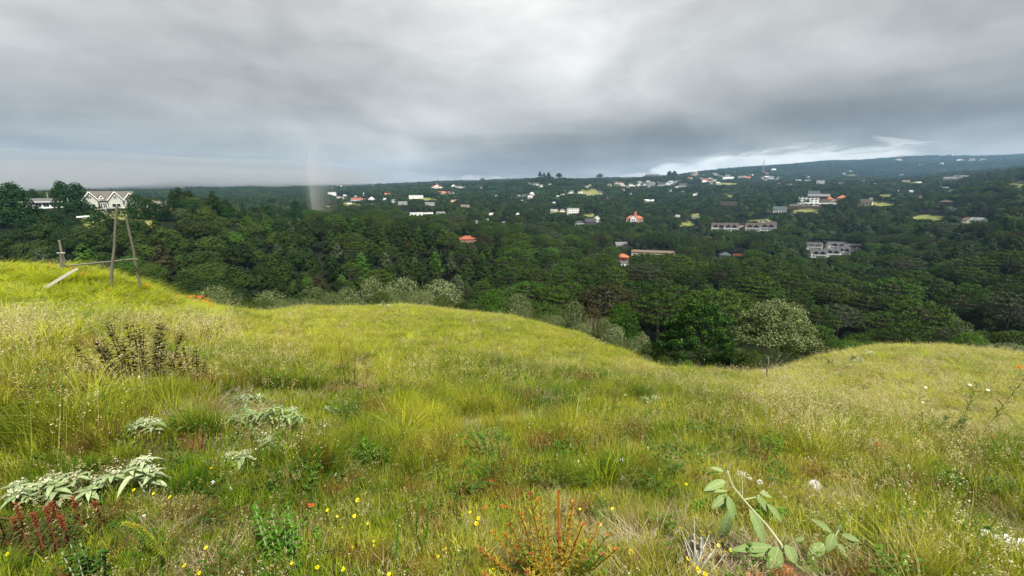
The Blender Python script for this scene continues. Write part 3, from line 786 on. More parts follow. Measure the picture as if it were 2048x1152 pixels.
 (1957,446,24,330,560,'gable','white','r_white',.42,-12,'white-roofed house right in the right edge pair'),
 (1558,425,24,450,700,'gable','white','r_slate',.48,8,'white lodge with slate roof left of the grand hotel wall'),
 (1587,416,16,480,750,'flat','white','r_pale',.5,0,'white annex on the wall left of the grand hotel'),
]
for hrow in HS: house(*hrow, name='house')

ONES = 'first second third fourth fifth sixth seventh eighth ninth tenth eleventh twelfth thirteenth fourteenth fifteenth sixteenth seventeenth eighteenth nineteenth twentieth'.split()
for nm_, x0, x1, y0, y1, n_h, lo, hi in (('upper streets of the far town', 1275, 1505, 350, 362, 18, 1300, 3200), ('lower streets of the far town', 1215, 1440, 363, 379, 20, 1000, 2400), ('hillside left of the far town', 1045, 1190, 358, 392, 12, 800, 2500),
      ('slope beyond the pine stand', 680, 1000, 376, 408, 18, 600, 2400), ('foot of the blue mountain', 1540, 1830, 340, 366, 18, 1300, 3600), ('high flank of the blue mountain', 1780, 1990, 318, 338, 12, 2000, 4000), ('woods right of the grand hotel', 1690, 2040, 365, 400, 10, 700, 1900),
      ('ridge behind the broad white roof', 1380, 1560, 346, 360, 16, 1300, 3400), ('slopes just under the far town', 1180, 1420, 378, 400, 10, 700, 1800), ('upper misty slope', 640, 760, 372, 398, 10, 800, 2600), ('woods left of the three-storey white block', 1010, 1130, 385, 428, 8, 450, 1600)):
    xs_ = sorted(random.uniform(x0, x1) for _ in range(n_h))
    for i_, xx in enumerate(xs_):
        yy = random.uniform(y0, y1) - ((xx - 1780) * .06 if 'flank' in nm_ else 0)
        house(xx, yy, random.uniform(5.5, 10.5), lo, hi, random.choice(('gable', 'gable', 'flat', 'front', 'hip')), random.choice(('white', 'white', 'cream', 'white', 'beige')), random.choice(('r_pale', 'r_brown', 'r_white', 'r_orange', 'r_white', 'r_tan', 'r_pale', 'r_white')), random.uniform(.4, .65), random.uniform(-25, 25), 'tiny pale house on the %s, %s from left' % (nm_, ONES[i_]), group='tiny houses of the ' + nm_)
def mansion(px, py, wpx, lo, hi, hpx, wall, roofc, label, name='turreted_house'):
    g, s = site(px, py, wpx, lo, hi, hpx); o = empty(name, g, -math.atan2(g[0], g[1])); W_ = wpx / s; T = hpx / s
    body(W_, W_ * .45, T * .35).build('wall', wm(wall), o); hip(W_, W_ * .45, T * .35 + .21, T * .22).build('roof', wm(roofc), o)
    fg = body(W_ * .34, W_ * .2, T * .42, 'y', T * .2, c=(-W_ * .08, -W_ * .28)); fg.build('front_bay', wm('white'), o)
    roof_gable(W_ * .34, W_ * .2, T * .42 + .05, T * .2, .3, axis='y', c=(-W_ * .08, -W_ * .28)).build('bay_roof', wm(roofc), o)
    tw = MB(); tw.box((W_ * .03, -W_ * .02, T * .35), (W_ * .16, W_ * .16, T * .7)); t_ = tw.build('turret', wm(wall), o)
    hip(W_ * .16, W_ * .16, T * .66, T * .34, .4, c=(W_ * .03, -W_ * .02), pyramid=True).build('spire', wm(roofc), t_)
    for sx in (-.38, -.28, .22, .38): window(o, W_ * sx, -W_ * .225 - .05, T * .18, W_ * .06, T * .13)
    for sx in (-.14, -.02): window(o, W_ * sx, -W_ * .38 - .05, T * .25, W_ * .07, T * .14)
    tag(o, label, 'turreted house')
mansion(1269, 446, 32, 450, 800, 24, 'pink', 'r_orange', 'house with pointed red turret and white bay in mid valley')
mansion(874, 379, 22, 900, 2500, 13, 'white', 'r_red', 'red and white turreted mansion on the far horizon')

# terrace row: four houses of one build, each copied by hand
def terrace(px, py, wpx, lo, hi, hpx, yaw, label, group, fac='timber', roofc='r_brown', name='terrace_house'):
    g, s = site(px, py, wpx, lo, hi, hpx); o = empty(name, g, -math.atan2(g[0], g[1]) + R(yaw)); W_ = wpx / s * .96; T = hpx / s; D_ = W_ * .6
    h_ = T * .62; body(W_, D_, h_, 'x', T * .36).build('wall', wm('white'), o); roof_gable(W_, D_, h_ + .02, T * .36, .5).build('roof', wm(roofc), o)
    for k in (-.2, .2):
        dm = body(W_ * .2, 2.0, h_ + T * .04, 'y', T * .13, c=(W_ * k, -D_ / 2 + .3), down=-h_ * .86); dm.build('dormer', wm(fac), o)
        roof_gable(W_ * .2, 2.6, h_ + T * .06, T * .13, .3, axis='y', c=(W_ * k, -D_ / 2 + .2)).build('dormer_roof', wm(roofc), o)
    for fl in (.06, .36):
        b_ = MB(); b_.box((0, -D_ / 2 - .7, T * (fl + .05)), (W_ * .84, .12, T * .07)); b_.box((0, -D_ / 2 - .36, T * fl), (W_ * .84, .68, .2)); b_.build('balcony', wm('white'), o)
        for i in range(4): window(o, W_ * (-.31 + .207 * i), -D_ / 2 - .04, T * (fl + .16), W_ * .09, T * .12, frame='brown')
    for sgn in (-1, 1): MB().box((sgn * W_ * .47, -D_ / 2 - .45, T * .3), (.45, .8, T * .62)).build('pier', wm('white'), o)
    tag(o, label, 'terrace house', group); return o
G1 = 'terrace houses in a row on the valley slope'
terrace(1435, 463, 25, 400, 620, 17, 4, 'leftmost brown-roofed terrace house above the araucaria valley', G1)
terrace(1461, 464, 27, 400, 620, 18, 2, 'second brown-roofed terrace house, left of the small pink roof', G1)
terrace(1505, 463, 28, 400, 620, 17, 0, 'third terrace house, directly right of the small pink roof', G1)
terrace(1535, 463, 28, 400, 620, 17, -3, 'rightmost brown-roofed terrace house of the row', G1)
house(1482, 463, 15, 400, 620, 'hip', 'brown', 'r_tan', .75, 0, 'small house with pale pinkish hip roof between terrace houses')
G2 = 'white apartment houses in the right valley'
terrace(1626, 500, 27, 230, 420, 15, 14, 'white apartment house standing apart at the rear left of the complex', G2, 'white', 'r_grey', 'apartment_house')
terrace(1672, 498, 34, 230, 420, 14, 18, 'rear middle white apartment house with long grey roof', G2, 'timber', 'r_grey', 'apartment_house')
terrace(1701, 503, 28, 230, 420, 15, 24, 'rightmost white apartment house with grey roof', G2, 'white', 'r_grey', 'apartment_house')
terrace(1634, 516, 29, 220, 400, 17, 16, 'front left white apartment house with dark gabled balconies', G2, 'timber', 'r_grey', 'apartment_house')
terrace(1661, 514, 27, 220, 400, 17, 18, 'front middle white apartment house with dark gabled balconies', G2, 'timber', 'r_grey', 'apartment_house')
terrace(1683, 510, 24, 225, 400, 16, 20, 'front right white apartment house with dark gabled balconies', G2, 'timber', 'r_grey', 'apartment_house')

# grand hotel on the hill
g, s = site(1634, 411, 80, 500, 850, 26); o = empty('hotel', g, -math.atan2(g[0], g[1]) + R(6)); u = 1 / s
white = MB(); white.box((-16 * u, 0, 9 * u - 2), (34 * u, 14 * u, 18 * u)); white.box((2 * u, -9 * u, 2 * u), (52 * u, 8 * u, 6 * u)); white.build('white_wing', wm('white'), o)
roof_gable(34 * u, 14 * u, 17.5 * u, 4 * u, .8).build('roof', wm('r_pale'), o)
for fl in range(3):
    for i in range(5): window(o, (-29 + 6.5 * i) * u, -7 * u - .1, (6.8 + 4.2 * fl) * u, 4.2 * u, 2.2 * u)
for i in range(5): window(o, (-20 + 9 * i) * u, -13 * u - .1, 2.2 * u, 6 * u, 2 * u)
ow = MB(); ow.box((24 * u, 6 * u, 5 * u), (46 * u, 10 * u, 14 * u)); ow.build('orange_wing', wm('beige'), o)
hip(46 * u, 10 * u, 12.2 * u, 5 * u, 1).build('orange_roof', wm('r_orange'), o)
hip(16 * u, 12 * u, 14 * u, 6 * u, 1, c=(38 * u, 4 * u), pyramid=True).build('pavilion_roof', wm('r_orange'), o)
bt = MB(); bt.box((-2 * u, 14 * u, 12 * u), (26 * u, 9 * u, 22 * u)); bt.build('rear_block', wm('brown'), o)
roof_gable(18 * u, 9 * u, 21.5 * u, 6 * u, .8, axis='x', c=(-7 * u, 12 * u)).build('rear_roof', wm('r_slate'), o)
tag(o, 'grand hotel with four white floors and orange roofed wing on the hill', 'hotel')
g, s = site(1606, 418, 66, 470, 800, 6, keep=True); o = empty('retaining_wall', g, -math.atan2(g[0], g[1]) + R(4))
MB().box((0, 0, 1), (66 / s, 1.2, 7)).build('wall_face', wm('brown'), o); MB().box((0, 0, 4.7), (66.6 / s, 1.6, .4)).build('coping', wm('concrete'), o)
tag(o, 'long brown retaining wall with pale coping below the grand hotel', 'wall')
# lattice masts
def mast(px, py, hpx, lo, hi, label):
    g = ground(px, py, lo, hi); s = F / g[1]; Hm = hpx / s; o = empty('lattice_mast', g, .3); b = Hm * .045; m = MB()
    for sx, sy in ((-1, -1), (1, -1), (1, 1), (-1, 1)): m.tube([(sx * b, sy * b, -1), (sx * b * .25, sy * b * .25, Hm)], b * .14, 4)
    for i in range(10):
        z0, z1 = Hm * i / 10, Hm * (i + 1) / 10; k0, k1 = b * (1 - .75 * i / 10), b * (1 - .75 * (i + 1) / 10)
        for sx in (-1, 1): m.tube([(-k0 * sx, -k0, z0), (k1 * sx, -k1, z1)], b * .08, 3)
    m.build('lattice', wm('concrete'), o)
    d_ = MB()
    for z in (.78, .88): d_.box((0, 0, Hm * z), (b * 1.5, b * 1.5, Hm * .03))
    d_.build('antenna', wm('white'), o); tag(o, label, 'mast')
mast(1525, 350, 28, 1300, 3200, 'thin lattice mast standing before the blue mountain')
mast(1013, 362, 11, 1500, 3200, 'small lattice mast on the skyline left of the pine-topped hill')

# ------------------------------------------------------------------ the estate on the left ridge
g, s = site(221, 416, 96, 178, 215, 44, dn=.05)
o = empty('gabled_mansion', (g[0], g[1], g[2]), -math.atan2(g[0], g[1]) + R(10))
D_ = 9
body(19, D_, 4.6, 'x', 4.2).build('wall', wm('stone'), o); roof_gable(19, D_, 4.62, 4.2, .5).build('roof', wm('r_stone'), o)
for nm, cx, cw, fy, hh, rs in (('left_wing', -7.9, 5.2, -2.2, 4.9, 3.4), ('middle_gable', 1.4, 5.4, -1.2, 4.9, 3.5), ('right_gable', 7.0, 4.6, -.9, 4.8, 3.0)):
    wg = body(cw, 6, hh, 'y', rs, c=(cx, -D_ / 2 + 3 + fy)).build(nm, wm('stone'), o)
    roof_gable(cw, 6, hh + .02, rs, .45, axis='y', c=(cx, -D_ / 2 + 3.0 + fy)).build('gable_roof', wm('r_stone'), wg)
    bb = MB(); yf = -D_ / 2 + fy - .5
    for sg in (-1, 1): bb.tube([(cx + sg * (cw / 2 + .5), yf, hh - .55), (cx, yf, hh + rs + .25)], .2, 4)
    bb.build('bargeboard', wm('white'), wg)
    window(wg, cx, -D_ / 2 + fy - .04, hh + rs * .35, 1.3, 1.3); window(wg, cx, -D_ / 2 + fy - .04, 2.1, cw * .6, 1.7)
for x in (-4.2, -2.6): window(o, x, -D_ / 2 - .04, 2.2, 1.3, 2.4)
dm = body(1.7, 3, 6.4, 'y', 1.0, c=(-3.4, -D_ / 2 + 1.9), down=-4.6).build('dormer', wm('white'), o)
roof_gable(1.7, 3, 6.42, 1.0, .3, axis='y', c=(-3.4, -D_ / 2 + 1.9)).build('dormer_roof', wm('r_stone'), dm); window(dm, -3.4, -D_ / 2 + .36, 6.0, .9, .9)
for x in (-6, 1.9): MB().box((x, 1.2, 9.2), (1.0, .9, 2.2)).build('chimney', wm('r_dark'), o)
pt = MB(); pt.box((3.4, -D_ / 2 - 2.4, .5), (12, 3.0, .25)); pt.build('porch_roof', wm('r_grey'), o)
for x in (-2.2, 1.6, 5.4, 9.0): MB().box((x, -D_ / 2 - 3.7, -.8), (.25, .25, 2.4)).build('porch_post', wm('white'), o)
MB().tube([(-10.8, -D_ / 2 - 2.2, 4.2), (-9.8, -D_ / 2 - 3.4, -2)], .22, 4).build('corner_trim', wm('white'), o)
tag(o, 'large grey mansion with three white-trimmed gables on the misty left ridge', 'mansion')
g, s = site(303, 409, 58, 185, 240, 26, dn=.1); o = empty('brick_house', g, -math.atan2(g[0], g[1]) + R(8)); W_ = 56 / s
body(W_, 8, 3.0, 'x', 2.6).build('wall', wm('brick'), o); roof_gable(W_, 8, 3.02, 2.6, .5).build('roof', wm('r_stone'), o)
for cx, cw, rs in ((-1.0, 3.0, 2.4), (2.0, 2.3, 1.7)):
    wg = body(cw, 5, 3.0, 'y', rs, c=(cx, -2.6)).build('gable', wm('brick'), o); roof_gable(cw, 5, 3.02, rs, .35, axis='y', c=(cx, -2.6)).build('gable_roof', wm('r_stone'), wg)
    bb = MB()
    for sg in (-1, 1): bb.tube([(cx + sg * (cw / 2 + .4), -5.5, 2.6), (cx, -5.5, 3.2 + rs)], .16, 4)
    bb.build('bargeboard', wm('white'), wg); window(wg, cx, -5.14, 1.8, .9, .9)
MB().box((1.0, .8, 5.8), (.7, .6, 1.2)).build('chimney', wm('brick'), o)
tag(o, 'red brick house with two small white-trimmed gables beside the grey mansion', 'house')
g, s = site(92, 414, 64, 178, 230, 26, dn=.1); o = empty('bungalow', g, -math.atan2(g[0], g[1]) + R(6)); W_ = 60 / s
body(W_, 7, 3.0).build('wall', wm('white'), o); MB().box((0, -.3, 3.3), (W_ + 1.4, 8.6, .45)).build('flat_roof', wm('r_white'), o)
MB().box((1, 5.5, 4.4), (W_ * .8, 5, 1.6)).build('upper_roof', wm('r_pale'), o)
for i in range(4): window(o, W_ * (-.18 + .17 * i), -3.54, 1.6, W_ * .13, 1.7, frame='grey')
tag(o, 'long white flat-roofed bungalow left of the grey mansion', 'bungalow')
g, s = site(6, 418, 16, 175, 230, 20, dn=.1); o = empty('house', g, .7)
body(6, 6, 3.4, 'x', 1.6).build('wall', wm('white'), o); roof_gable(6, 6, 3.42, 1.6, .4).build('roof', wm('r_pale'), o)
tag(o, 'white house cut by the left edge of the photo', 'house')
g, s = site(177, 445, 33, 150, 182, 9, dn=-.2); o = empty('awning', g, -math.atan2(g[0], g[1]) + R(5)); W_ = 30 / s
MB().add([(-W_ / 2, -1.4, 2.0), (W_ / 2, -1.4, 2.5), (W_ / 2, 1.4, 2.9), (-W_ / 2, 1.4, 2.4), (-W_ / 2, -1.4, 1.9), (W_ / 2, -1.4, 2.4), (W_ / 2, 1.4, 2.8), (-W_ / 2, 1.4, 2.3)],
         [(0, 1, 2, 3), (4, 7, 6, 5), (0, 4, 5, 1), (1, 5, 6, 2), (2, 6, 7, 3), (3, 7, 4, 0)]).build('sheet_roof', wm('r_white'), o)
for x in (-W_ * .45, 0, W_ * .45): MB().box((x, 1.2, .9), (.15, .15, 3.2)).build('post', wm('brown'), o)
tag(o, 'white sheet awning under the hedges of the left estate', 'awning')
# playground slide before the mansion
g = ground(247, 423, 170, 200); o = empty('playground_slide', g, -.9)
MB().add([(-.4, 0, 1.9), (.4, 0, 1.9), (.4, -2.6, .2), (-.4, -2.6, .2), (-.4, 0, 1.75), (.4, 0, 1.75), (.4, -2.6, .05), (-.4, -2.6, .05)], [(0, 1, 2, 3), (4, 7, 6, 5), (0, 4, 5, 1), (1, 5, 6, 2), (2, 6, 7, 3), (3, 7, 4, 0)]).build('chute', wm('yellow'), o)
MB().box((0, .3, 1.0), (.9, .5, 2.0)).build('ladder', wm('white'), o); tag(o, 'small yellow slide in front of the grey mansion', 'slide')

# hedges: clipped boxes of small leaves
M_HEDGE = leafmat("clipped_hedge_leaves", (.012, .030, .010), (.028, .055, .014), .1, .6, .5)
def hedge(p0, p1, w_, h_, label):
    P0, P1 = Vector(p0), Vector(p1); n = max(2, int((P1 - P0).length / 4)); Ps, Ns = [], []
    for i in range(n):
        a = P0 + (P1 - P0) * (i / n); b = P0 + (P1 - P0) * ((i + 1) / n); za, zb = h1(a.x, a.y), h1(b.x, b.y)
        m = 260; t = rng.random(m)[:, None]; A0 = np.array((a.x, a.y, za)); B0 = np.array((b.x, b.y, zb)); base = A0 + (B0 - A0) * t
        q = rng.random(m); side = np.array((-(b - a).y, (b - a).x, 0)) / (b - a).length
        top = q < .45; off = np.where(top, rng.uniform(-w_ / 2, w_ / 2, m), np.sign(rng.uniform(-1, 1, m)) * w_ / 2); z_ = np.where(top, h_, rng.uniform(-.5, h_, m)) + rng.normal(0, .08, m)
        Ps.append(base + side * off[:, None] + np.array((0, 0, 1)) * z_[:, None]); Ns.append(np.where(top[:, None], np.array((0, 0, 1.)), side * np.sign(off)[:, None]))
    V, Fq = leaves(np.concatenate(Ps), np.concatenate(Ns), .55, .35); core = MB()
    V = V - np.array(P0)
    o = link('hedge', np_mesh('hedge', V, Fq, M_HEDGE), None, tuple(P0)); tag(o, label, 'hedge')
def gp(px, py, lo, hi): return ground(px, py, lo, hi)
hedge(gp(60, 428, 165, 195), gp(205, 425, 165, 195), 2.2, 2.6, 'upper clipped hedge running below the bungalow and mansion')
hedge(gp(215, 430, 165, 195), gp(275, 430, 165, 195), 2.2, 2.2, 'short upper hedge right of the mansion steps')
hedge(gp(95, 446, 150, 182), gp(285, 440, 150, 182), 3.0, 3.4, 'lower long clipped hedge terrace above the wooded slope')
st = gp(212, 428, 165, 195); o = empty('stone_steps', st, .9)
for i in range(7): MB().box((0, -1.2 * i, 1.6 - .45 * i), (2.2, 1.3, .5)).build('step', wm('concrete'), o)
tag(o, 'pale stone steps cutting through the hedge below the mansion', 'steps')
# power poles on the ridge
def power_pole(px, py, hpx, lo, hi, label, cross=True, lean=0.0):
    g = ground(px, py, lo, hi); s = F / g[1]; Hm = hpx / s; o = empty('power_pole', g, .2); o.rotation_euler = (0, lean, -.4)
    MB().tube([(0, 0, -1), (0, 0, Hm)], [.16, .11], 6).build('pole', wm('concrete'), o)
    if cross:
        MB().box((0, 0, Hm - .5), (2.2, .14, .14)).build('crossarm', wm('brown'), o)
        for x in (-.9, 0, .9): MB().tube([(x, 0, Hm - .43), (x, 0, Hm - .2)], .06, 5).build('insulator', wm('white'), o)
    tag(o, label, 'power pole', 'power poles on the left ridge')
power_pole(20, 412, 35, 185, 240, 'concrete power pole near the left edge of the ridge')
power_pole(98, 405, 27, 195, 250, 'power pole with crossarm behind the bungalow roof')
power_pole(141, 428, 34, 170, 195, 'bare pale pole between bungalow and mansion', False, .04)
power_pole(243, 430, 16, 165, 185, 'short pale lamp pole under the yellow slide', False)

# trees of the estate, each at its own place: px, base row, top row, width, Ymin, Ymax, kind, label
CONE = []
def proto_cone(k):
    L = []
    for i in range(16):
        t = i / 15; a = i * 2.4 + k; r = 2.6 * (1 - t) ** .85 + .12
        L.append(((r * .45 * math.cos(a), r * .45 * math.sin(a), .8 + 10.4 * t), (r * .75, r * .75, 1.0)))
    tr = MB(); tr.tube([(0, 0, -1.5), (0, 0, 9)], [.22, .06], 6)
    return crown_mesh("cone_crown", L, 14, .5, M_DARKB, .7), tr.mesh("cone_trunk", M_BARK)
PROTO['cone'] = [proto_cone(0), proto_cone(1)]
def proto_round(k):
    L = []
    for i in range(34):
        t = (i + .5) / 34; a = i * 2.39996 + k; z = .6 + 9.6 * t; r = 3.6 * (1 - t ** 2.4) ** .6 * rng.uniform(.6, 1.0)
        L.append(((r * math.cos(a), r * math.sin(a), z), (1.35, 1.35, 1.1)))
    tr = MB(); tr.tube([(0, 0, -1.5), (0, 0, 9)], [.25, .08], 6)
    return crown_mesh("bushy_crown", L, 16, .5, M_DARKB, .7), tr.mesh("bushy_trunk", M_BARK)
PROTO['round'] = [proto_round(0), proto_round(1)]
HREF = {'round': (10.8, 9.0), 'cone': (11.6, 5.4), 'pine': (12.2, 6.6), 'broad': (10.5, 9.6), 'arau': (12.6, 10.6)}
NMT = {'round': 'bushy_tree', 'cone': 'conifer_tree', 'pine': 'pine_tree', 'broad': 'broadleaf_tree', 'arau': 'araucaria_tree'}
NC = [0]
def place_tree(px, base, top, wpx, lo, hi, k, label, group=None, mat=None):
    g = ground(px, base, lo, hi); s = F / g[1]; hh, ww = HREF[k]; _, py0 = proj(*g)
    zs = (py0 - top) / s * 1.02 / hh; ws = wpx / s / ww; NC[0] += 1; v = NC[0] % 2
    r = empty(NMT[k], g, NC[0] * 1.3); r.scale = (ws, ws, zs)
    link('crown', PROTO[k][v][0], r); link('trunk', PROTO[k][v][1], r)
    tag(r, label, NMT[k].replace('_', ' '), group)
    return r
for row in [
 (40, 445, 371, 62, 165, 215, 'round', 'tall dark bushy tree at the left end of the ridge'),
 (12, 440, 385, 46, 165, 215, 'round', 'dark rounded tree cut by the left edge on the ridge'),
 (133, 428, 367, 40, 195, 260, 'round', 'tall misty tree right of the bungalow'),
 (162, 425, 370, 44, 200, 260, 'round', 'tall misty tree directly left of the grey mansion'),
 (160, 430, 402, 60, 178, 200, 'round', 'low dark shrubby tree below the misty trees'),
 (105, 448, 427, 50, 160, 180, 'round', 'dark low tree below the bungalow hedge'),
 (278, 440, 391, 42, 170, 200, 'round', 'leftmost dark bushy tree before the brick house'),
 (303, 440, 400, 34, 170, 200, 'round', 'second dark bushy tree before the brick house'),
 (333, 438, 394, 26, 170, 205, 'cone', 'layered pointed conifer right of the brick house'),
 (318, 442, 408, 40, 170, 200, 'round', 'dark bushy tree between others by the brick house'),
 (350, 442, 402, 34, 170, 210, 'round', 'dark bushy tree on the ridge right of the brick house'),
 (372, 442, 403, 36, 170, 210, 'round', 'rounded dark tree on the ridge past the brick house'),
 (395, 442, 405, 34, 170, 210, 'round', 'dark bushy tree in the middle of the ridge line'),
 (418, 442, 400, 26, 175, 215, 'cone', 'dark pointed conifer in the middle of the ridge line'),
 (431, 440, 396, 22, 175, 215, 'cone', 'taller pointed conifer of the ridge pair'),
 (452, 440, 412, 34, 175, 220, 'round', 'low dark tree left of the small brick house'),
 (491, 442, 405, 24, 178, 225, 'cone', 'dark cone tree between the two brick houses'),
 (535, 440, 411, 40, 200, 300, 'round', 'dark domed tree left of the tan-roofed houses'),
 (594, 436, 405, 32, 210, 300, 'round', 'dark rounded tree behind the tan-roofed houses'),
 (205, 470, 425, 46, 140, 165, 'round', 'broad tree directly under the lower hedge'),
 (70, 436, 414, 50, 178, 192, 'round', 'low dark bush hiding the left half of the bungalow lawn'),
 (20, 452, 420, 70, 160, 178, 'round', 'wide dark bush at the left edge under the ridge trees'),
 (66, 456, 432, 60, 160, 175, 'round', 'dark bush left of the lower hedge'),
 (-8, 440, 400, 50, 170, 190, 'round', 'dark tree cut off by the left edge'),
 (232, 462, 438, 50, 150, 170, 'round', 'dark bush under the right end of the lower hedge'),
 (150, 466, 444, 50, 145, 165, 'round', 'dark bush left of the white awning'),
]: place_tree(*row)
# pines and round crowns that break the skyline
for i, (px, b, tp, wd, lo, hi, k, lb) in enumerate([
 (1080, 356, 344, 9, 1400, 3000, 'pine', 'left pine of the clump topping the middle hill'), (1088, 356, 346, 8, 1400, 3000, 'pine', 'second pine of the clump topping the middle hill'),
 (1097, 356, 345, 10, 1400, 3000, 'pine', 'third pine of the clump topping the middle hill'), (1118, 357, 347, 13, 1400, 3000, 'broad', 'round tree right of the hilltop pine clump'),
 (1199, 362, 348, 14, 1200, 2800, 'broad', 'round tree on the skyline between two hills'), (1338, 360, 343, 10, 1400, 3000, 'broad', 'left tall tree on the town skyline'),
 (1348, 360, 343, 10, 1400, 3000, 'broad', 'right tall tree on the town skyline'), (1512, 358, 341, 13, 1300, 3200, 'arau', 'rounded araucaria before the blue mountain'),
 (965, 372, 358, 12, 1500, 3200, 'arau', 'araucaria on the horizon right of the turreted mansion')]):
    place_tree(px, b, tp, wd, lo, hi, k, lb)
# ------------------------------------------------------------------ planting (after the houses, whose views stay open)
plant_forest()
KNAME = {'pine': 'pine_tree', 'broad': 'broadleaf_tree', 'arau': 'araucaria_tree'}
KCAT = {'pine': 'pine tree', 'broad': 'broadleaf tree', 'arau': 'araucaria tree'}
KLAB = {'pine': 'dark rounded pine', 'broad': 'domed broadleaf tree', 'arau': 'flat-topped araucaria'}
LM = [(60,410,'the white bungalow'),(221,395,'the gabled mansion'),(177,440,'the white awning'),(303,395,'the brick house with white gables'),(431,412,'the pointed ridge conifers'),
 (491,425,'the cone tree on the ridge'),(575,430,'the tan-roofed houses'),(614,432,'the stacked white villa'),(222,500,'the tall leaning post'),(270,520,'the end of the wooden beam'),(125,500,'the short twin posts'),
 (400,600,'the red flowers on the mound'),(440,590,'the leftmost pale crest shrub'),(545,595,'the wide pale crest shrub'),(640,590,'the crest shrubs with white stems'),(748,580,'the tallest-looking crest shrub'),(885,585,'the brightest blossoming crest shrub'),
 (985,600,'the green crest shrub'),(1035,610,'the grey crest shrub'),(1145,620,'the shrubs down the meadow edge'),(1228,660,'the creamy blossoming edge shrub'),
 (936,483,'the brick house behind pines'),(843,430,'the longest low white building'),(930,416,'the beige house in trees'),(1007,447,'the little white valley house'),
 (1145,425,'the three-storey white block'),(1181,448,'the dark timber chalets'),(1269,435,'the red-spired house'),(1241,492,'the pale grey-roofed house'),(1244,518,'the bright orange roof'),(1305,511,'the long beige building'),
 (1449,508,'the slate-roofed house'),(1448,455,'the left terrace houses'),(1520,455,'the right terrace houses'),(1626,493,'the rear white apartments'),(1665,505,'the front white apartments'),(1710,500,'the right end of the apartments'),
 (1634,400,'the grand hotel'),(1853,438,'the long bright meadow clearing'),(1945,440,'the pair of houses at the right edge'),(1731,408,'the cream house on the spur'),
 (1395,620,'the big dark green tree'),(1550,640,'the big pale blossoming tree'),(1550,605,'the top of the pale blossoming tree'),(1690,690,'the bright bushes on the right mound'),(1925,670,'the yellowish round bush'),(2030,690,'the pale bushes at the right edge')]
RANKS = ['closest', 'second closest', 'third closest', 'fourth closest', 'fifth closest', 'sixth closest', 'seventh closest', 'eighth closest', 'ninth closest', 'tenth closest'] + ['%dth closest' % i for i in range(11, 60)]
cnt = {'pine': 0, 'broad': 0, 'arau': 0}; REST = {'pine': [], 'broad': [], 'arau': []}; NAMED = {}
lmx = np.array([l[0] for l in LM]); lmy = np.array([l[1] for l in LM])
for (b, a, c, hs, ws, k, rz, tn, p) in IND:
    inframe = -25 < p < 2075
    if inframe and cnt[k] < 235 and b < 210:
        v = cnt[k] % 3; cnt[k] += 1
        if b < 120:
            r = empty(KNAME[k], (a, b, c), rz); r.scale = (ws, ws, hs)
            link('crown', NEARP[k][v][0], r); link('trunk', PROTO[k][v][1], r)
        else:
            r = link(KNAME[k], JOIN[k][v], None, (a, b, c), rz, (ws, ws, hs))
        py = proj(a, b, c + 10 * hs)[1]; i = int(np.argmin(np.hypot(lmx - p, (lmy - py) * 1.3))); dx, dy = p - lmx[i], py - lmy[i]
        side = ('below' if dy > 0 else 'above') if abs(dy) > abs(dx) else ('right of' if dx > 0 else 'left of')
        NAMED.setdefault((k, i, side), []).append((math.hypot(dx, dy), r))
    else:
        REST[k].append((a, b, c, rz, ws, hs, tn))
for (k, i, side), L in NAMED.items():
    for j, (_, r) in enumerate(sorted(L, key=lambda t: t[0])):
        tag(r, '%s %s %s %s' % (KLAB[k], RANKS[j] + (' tree,' if 0 else ','), side, LM[i][2]) if len(L) > 1 else '%s standing %s %s' % (KLAB[k], side, LM[i][2]), KCAT[k], KCAT[k] + 's in the valley forest')
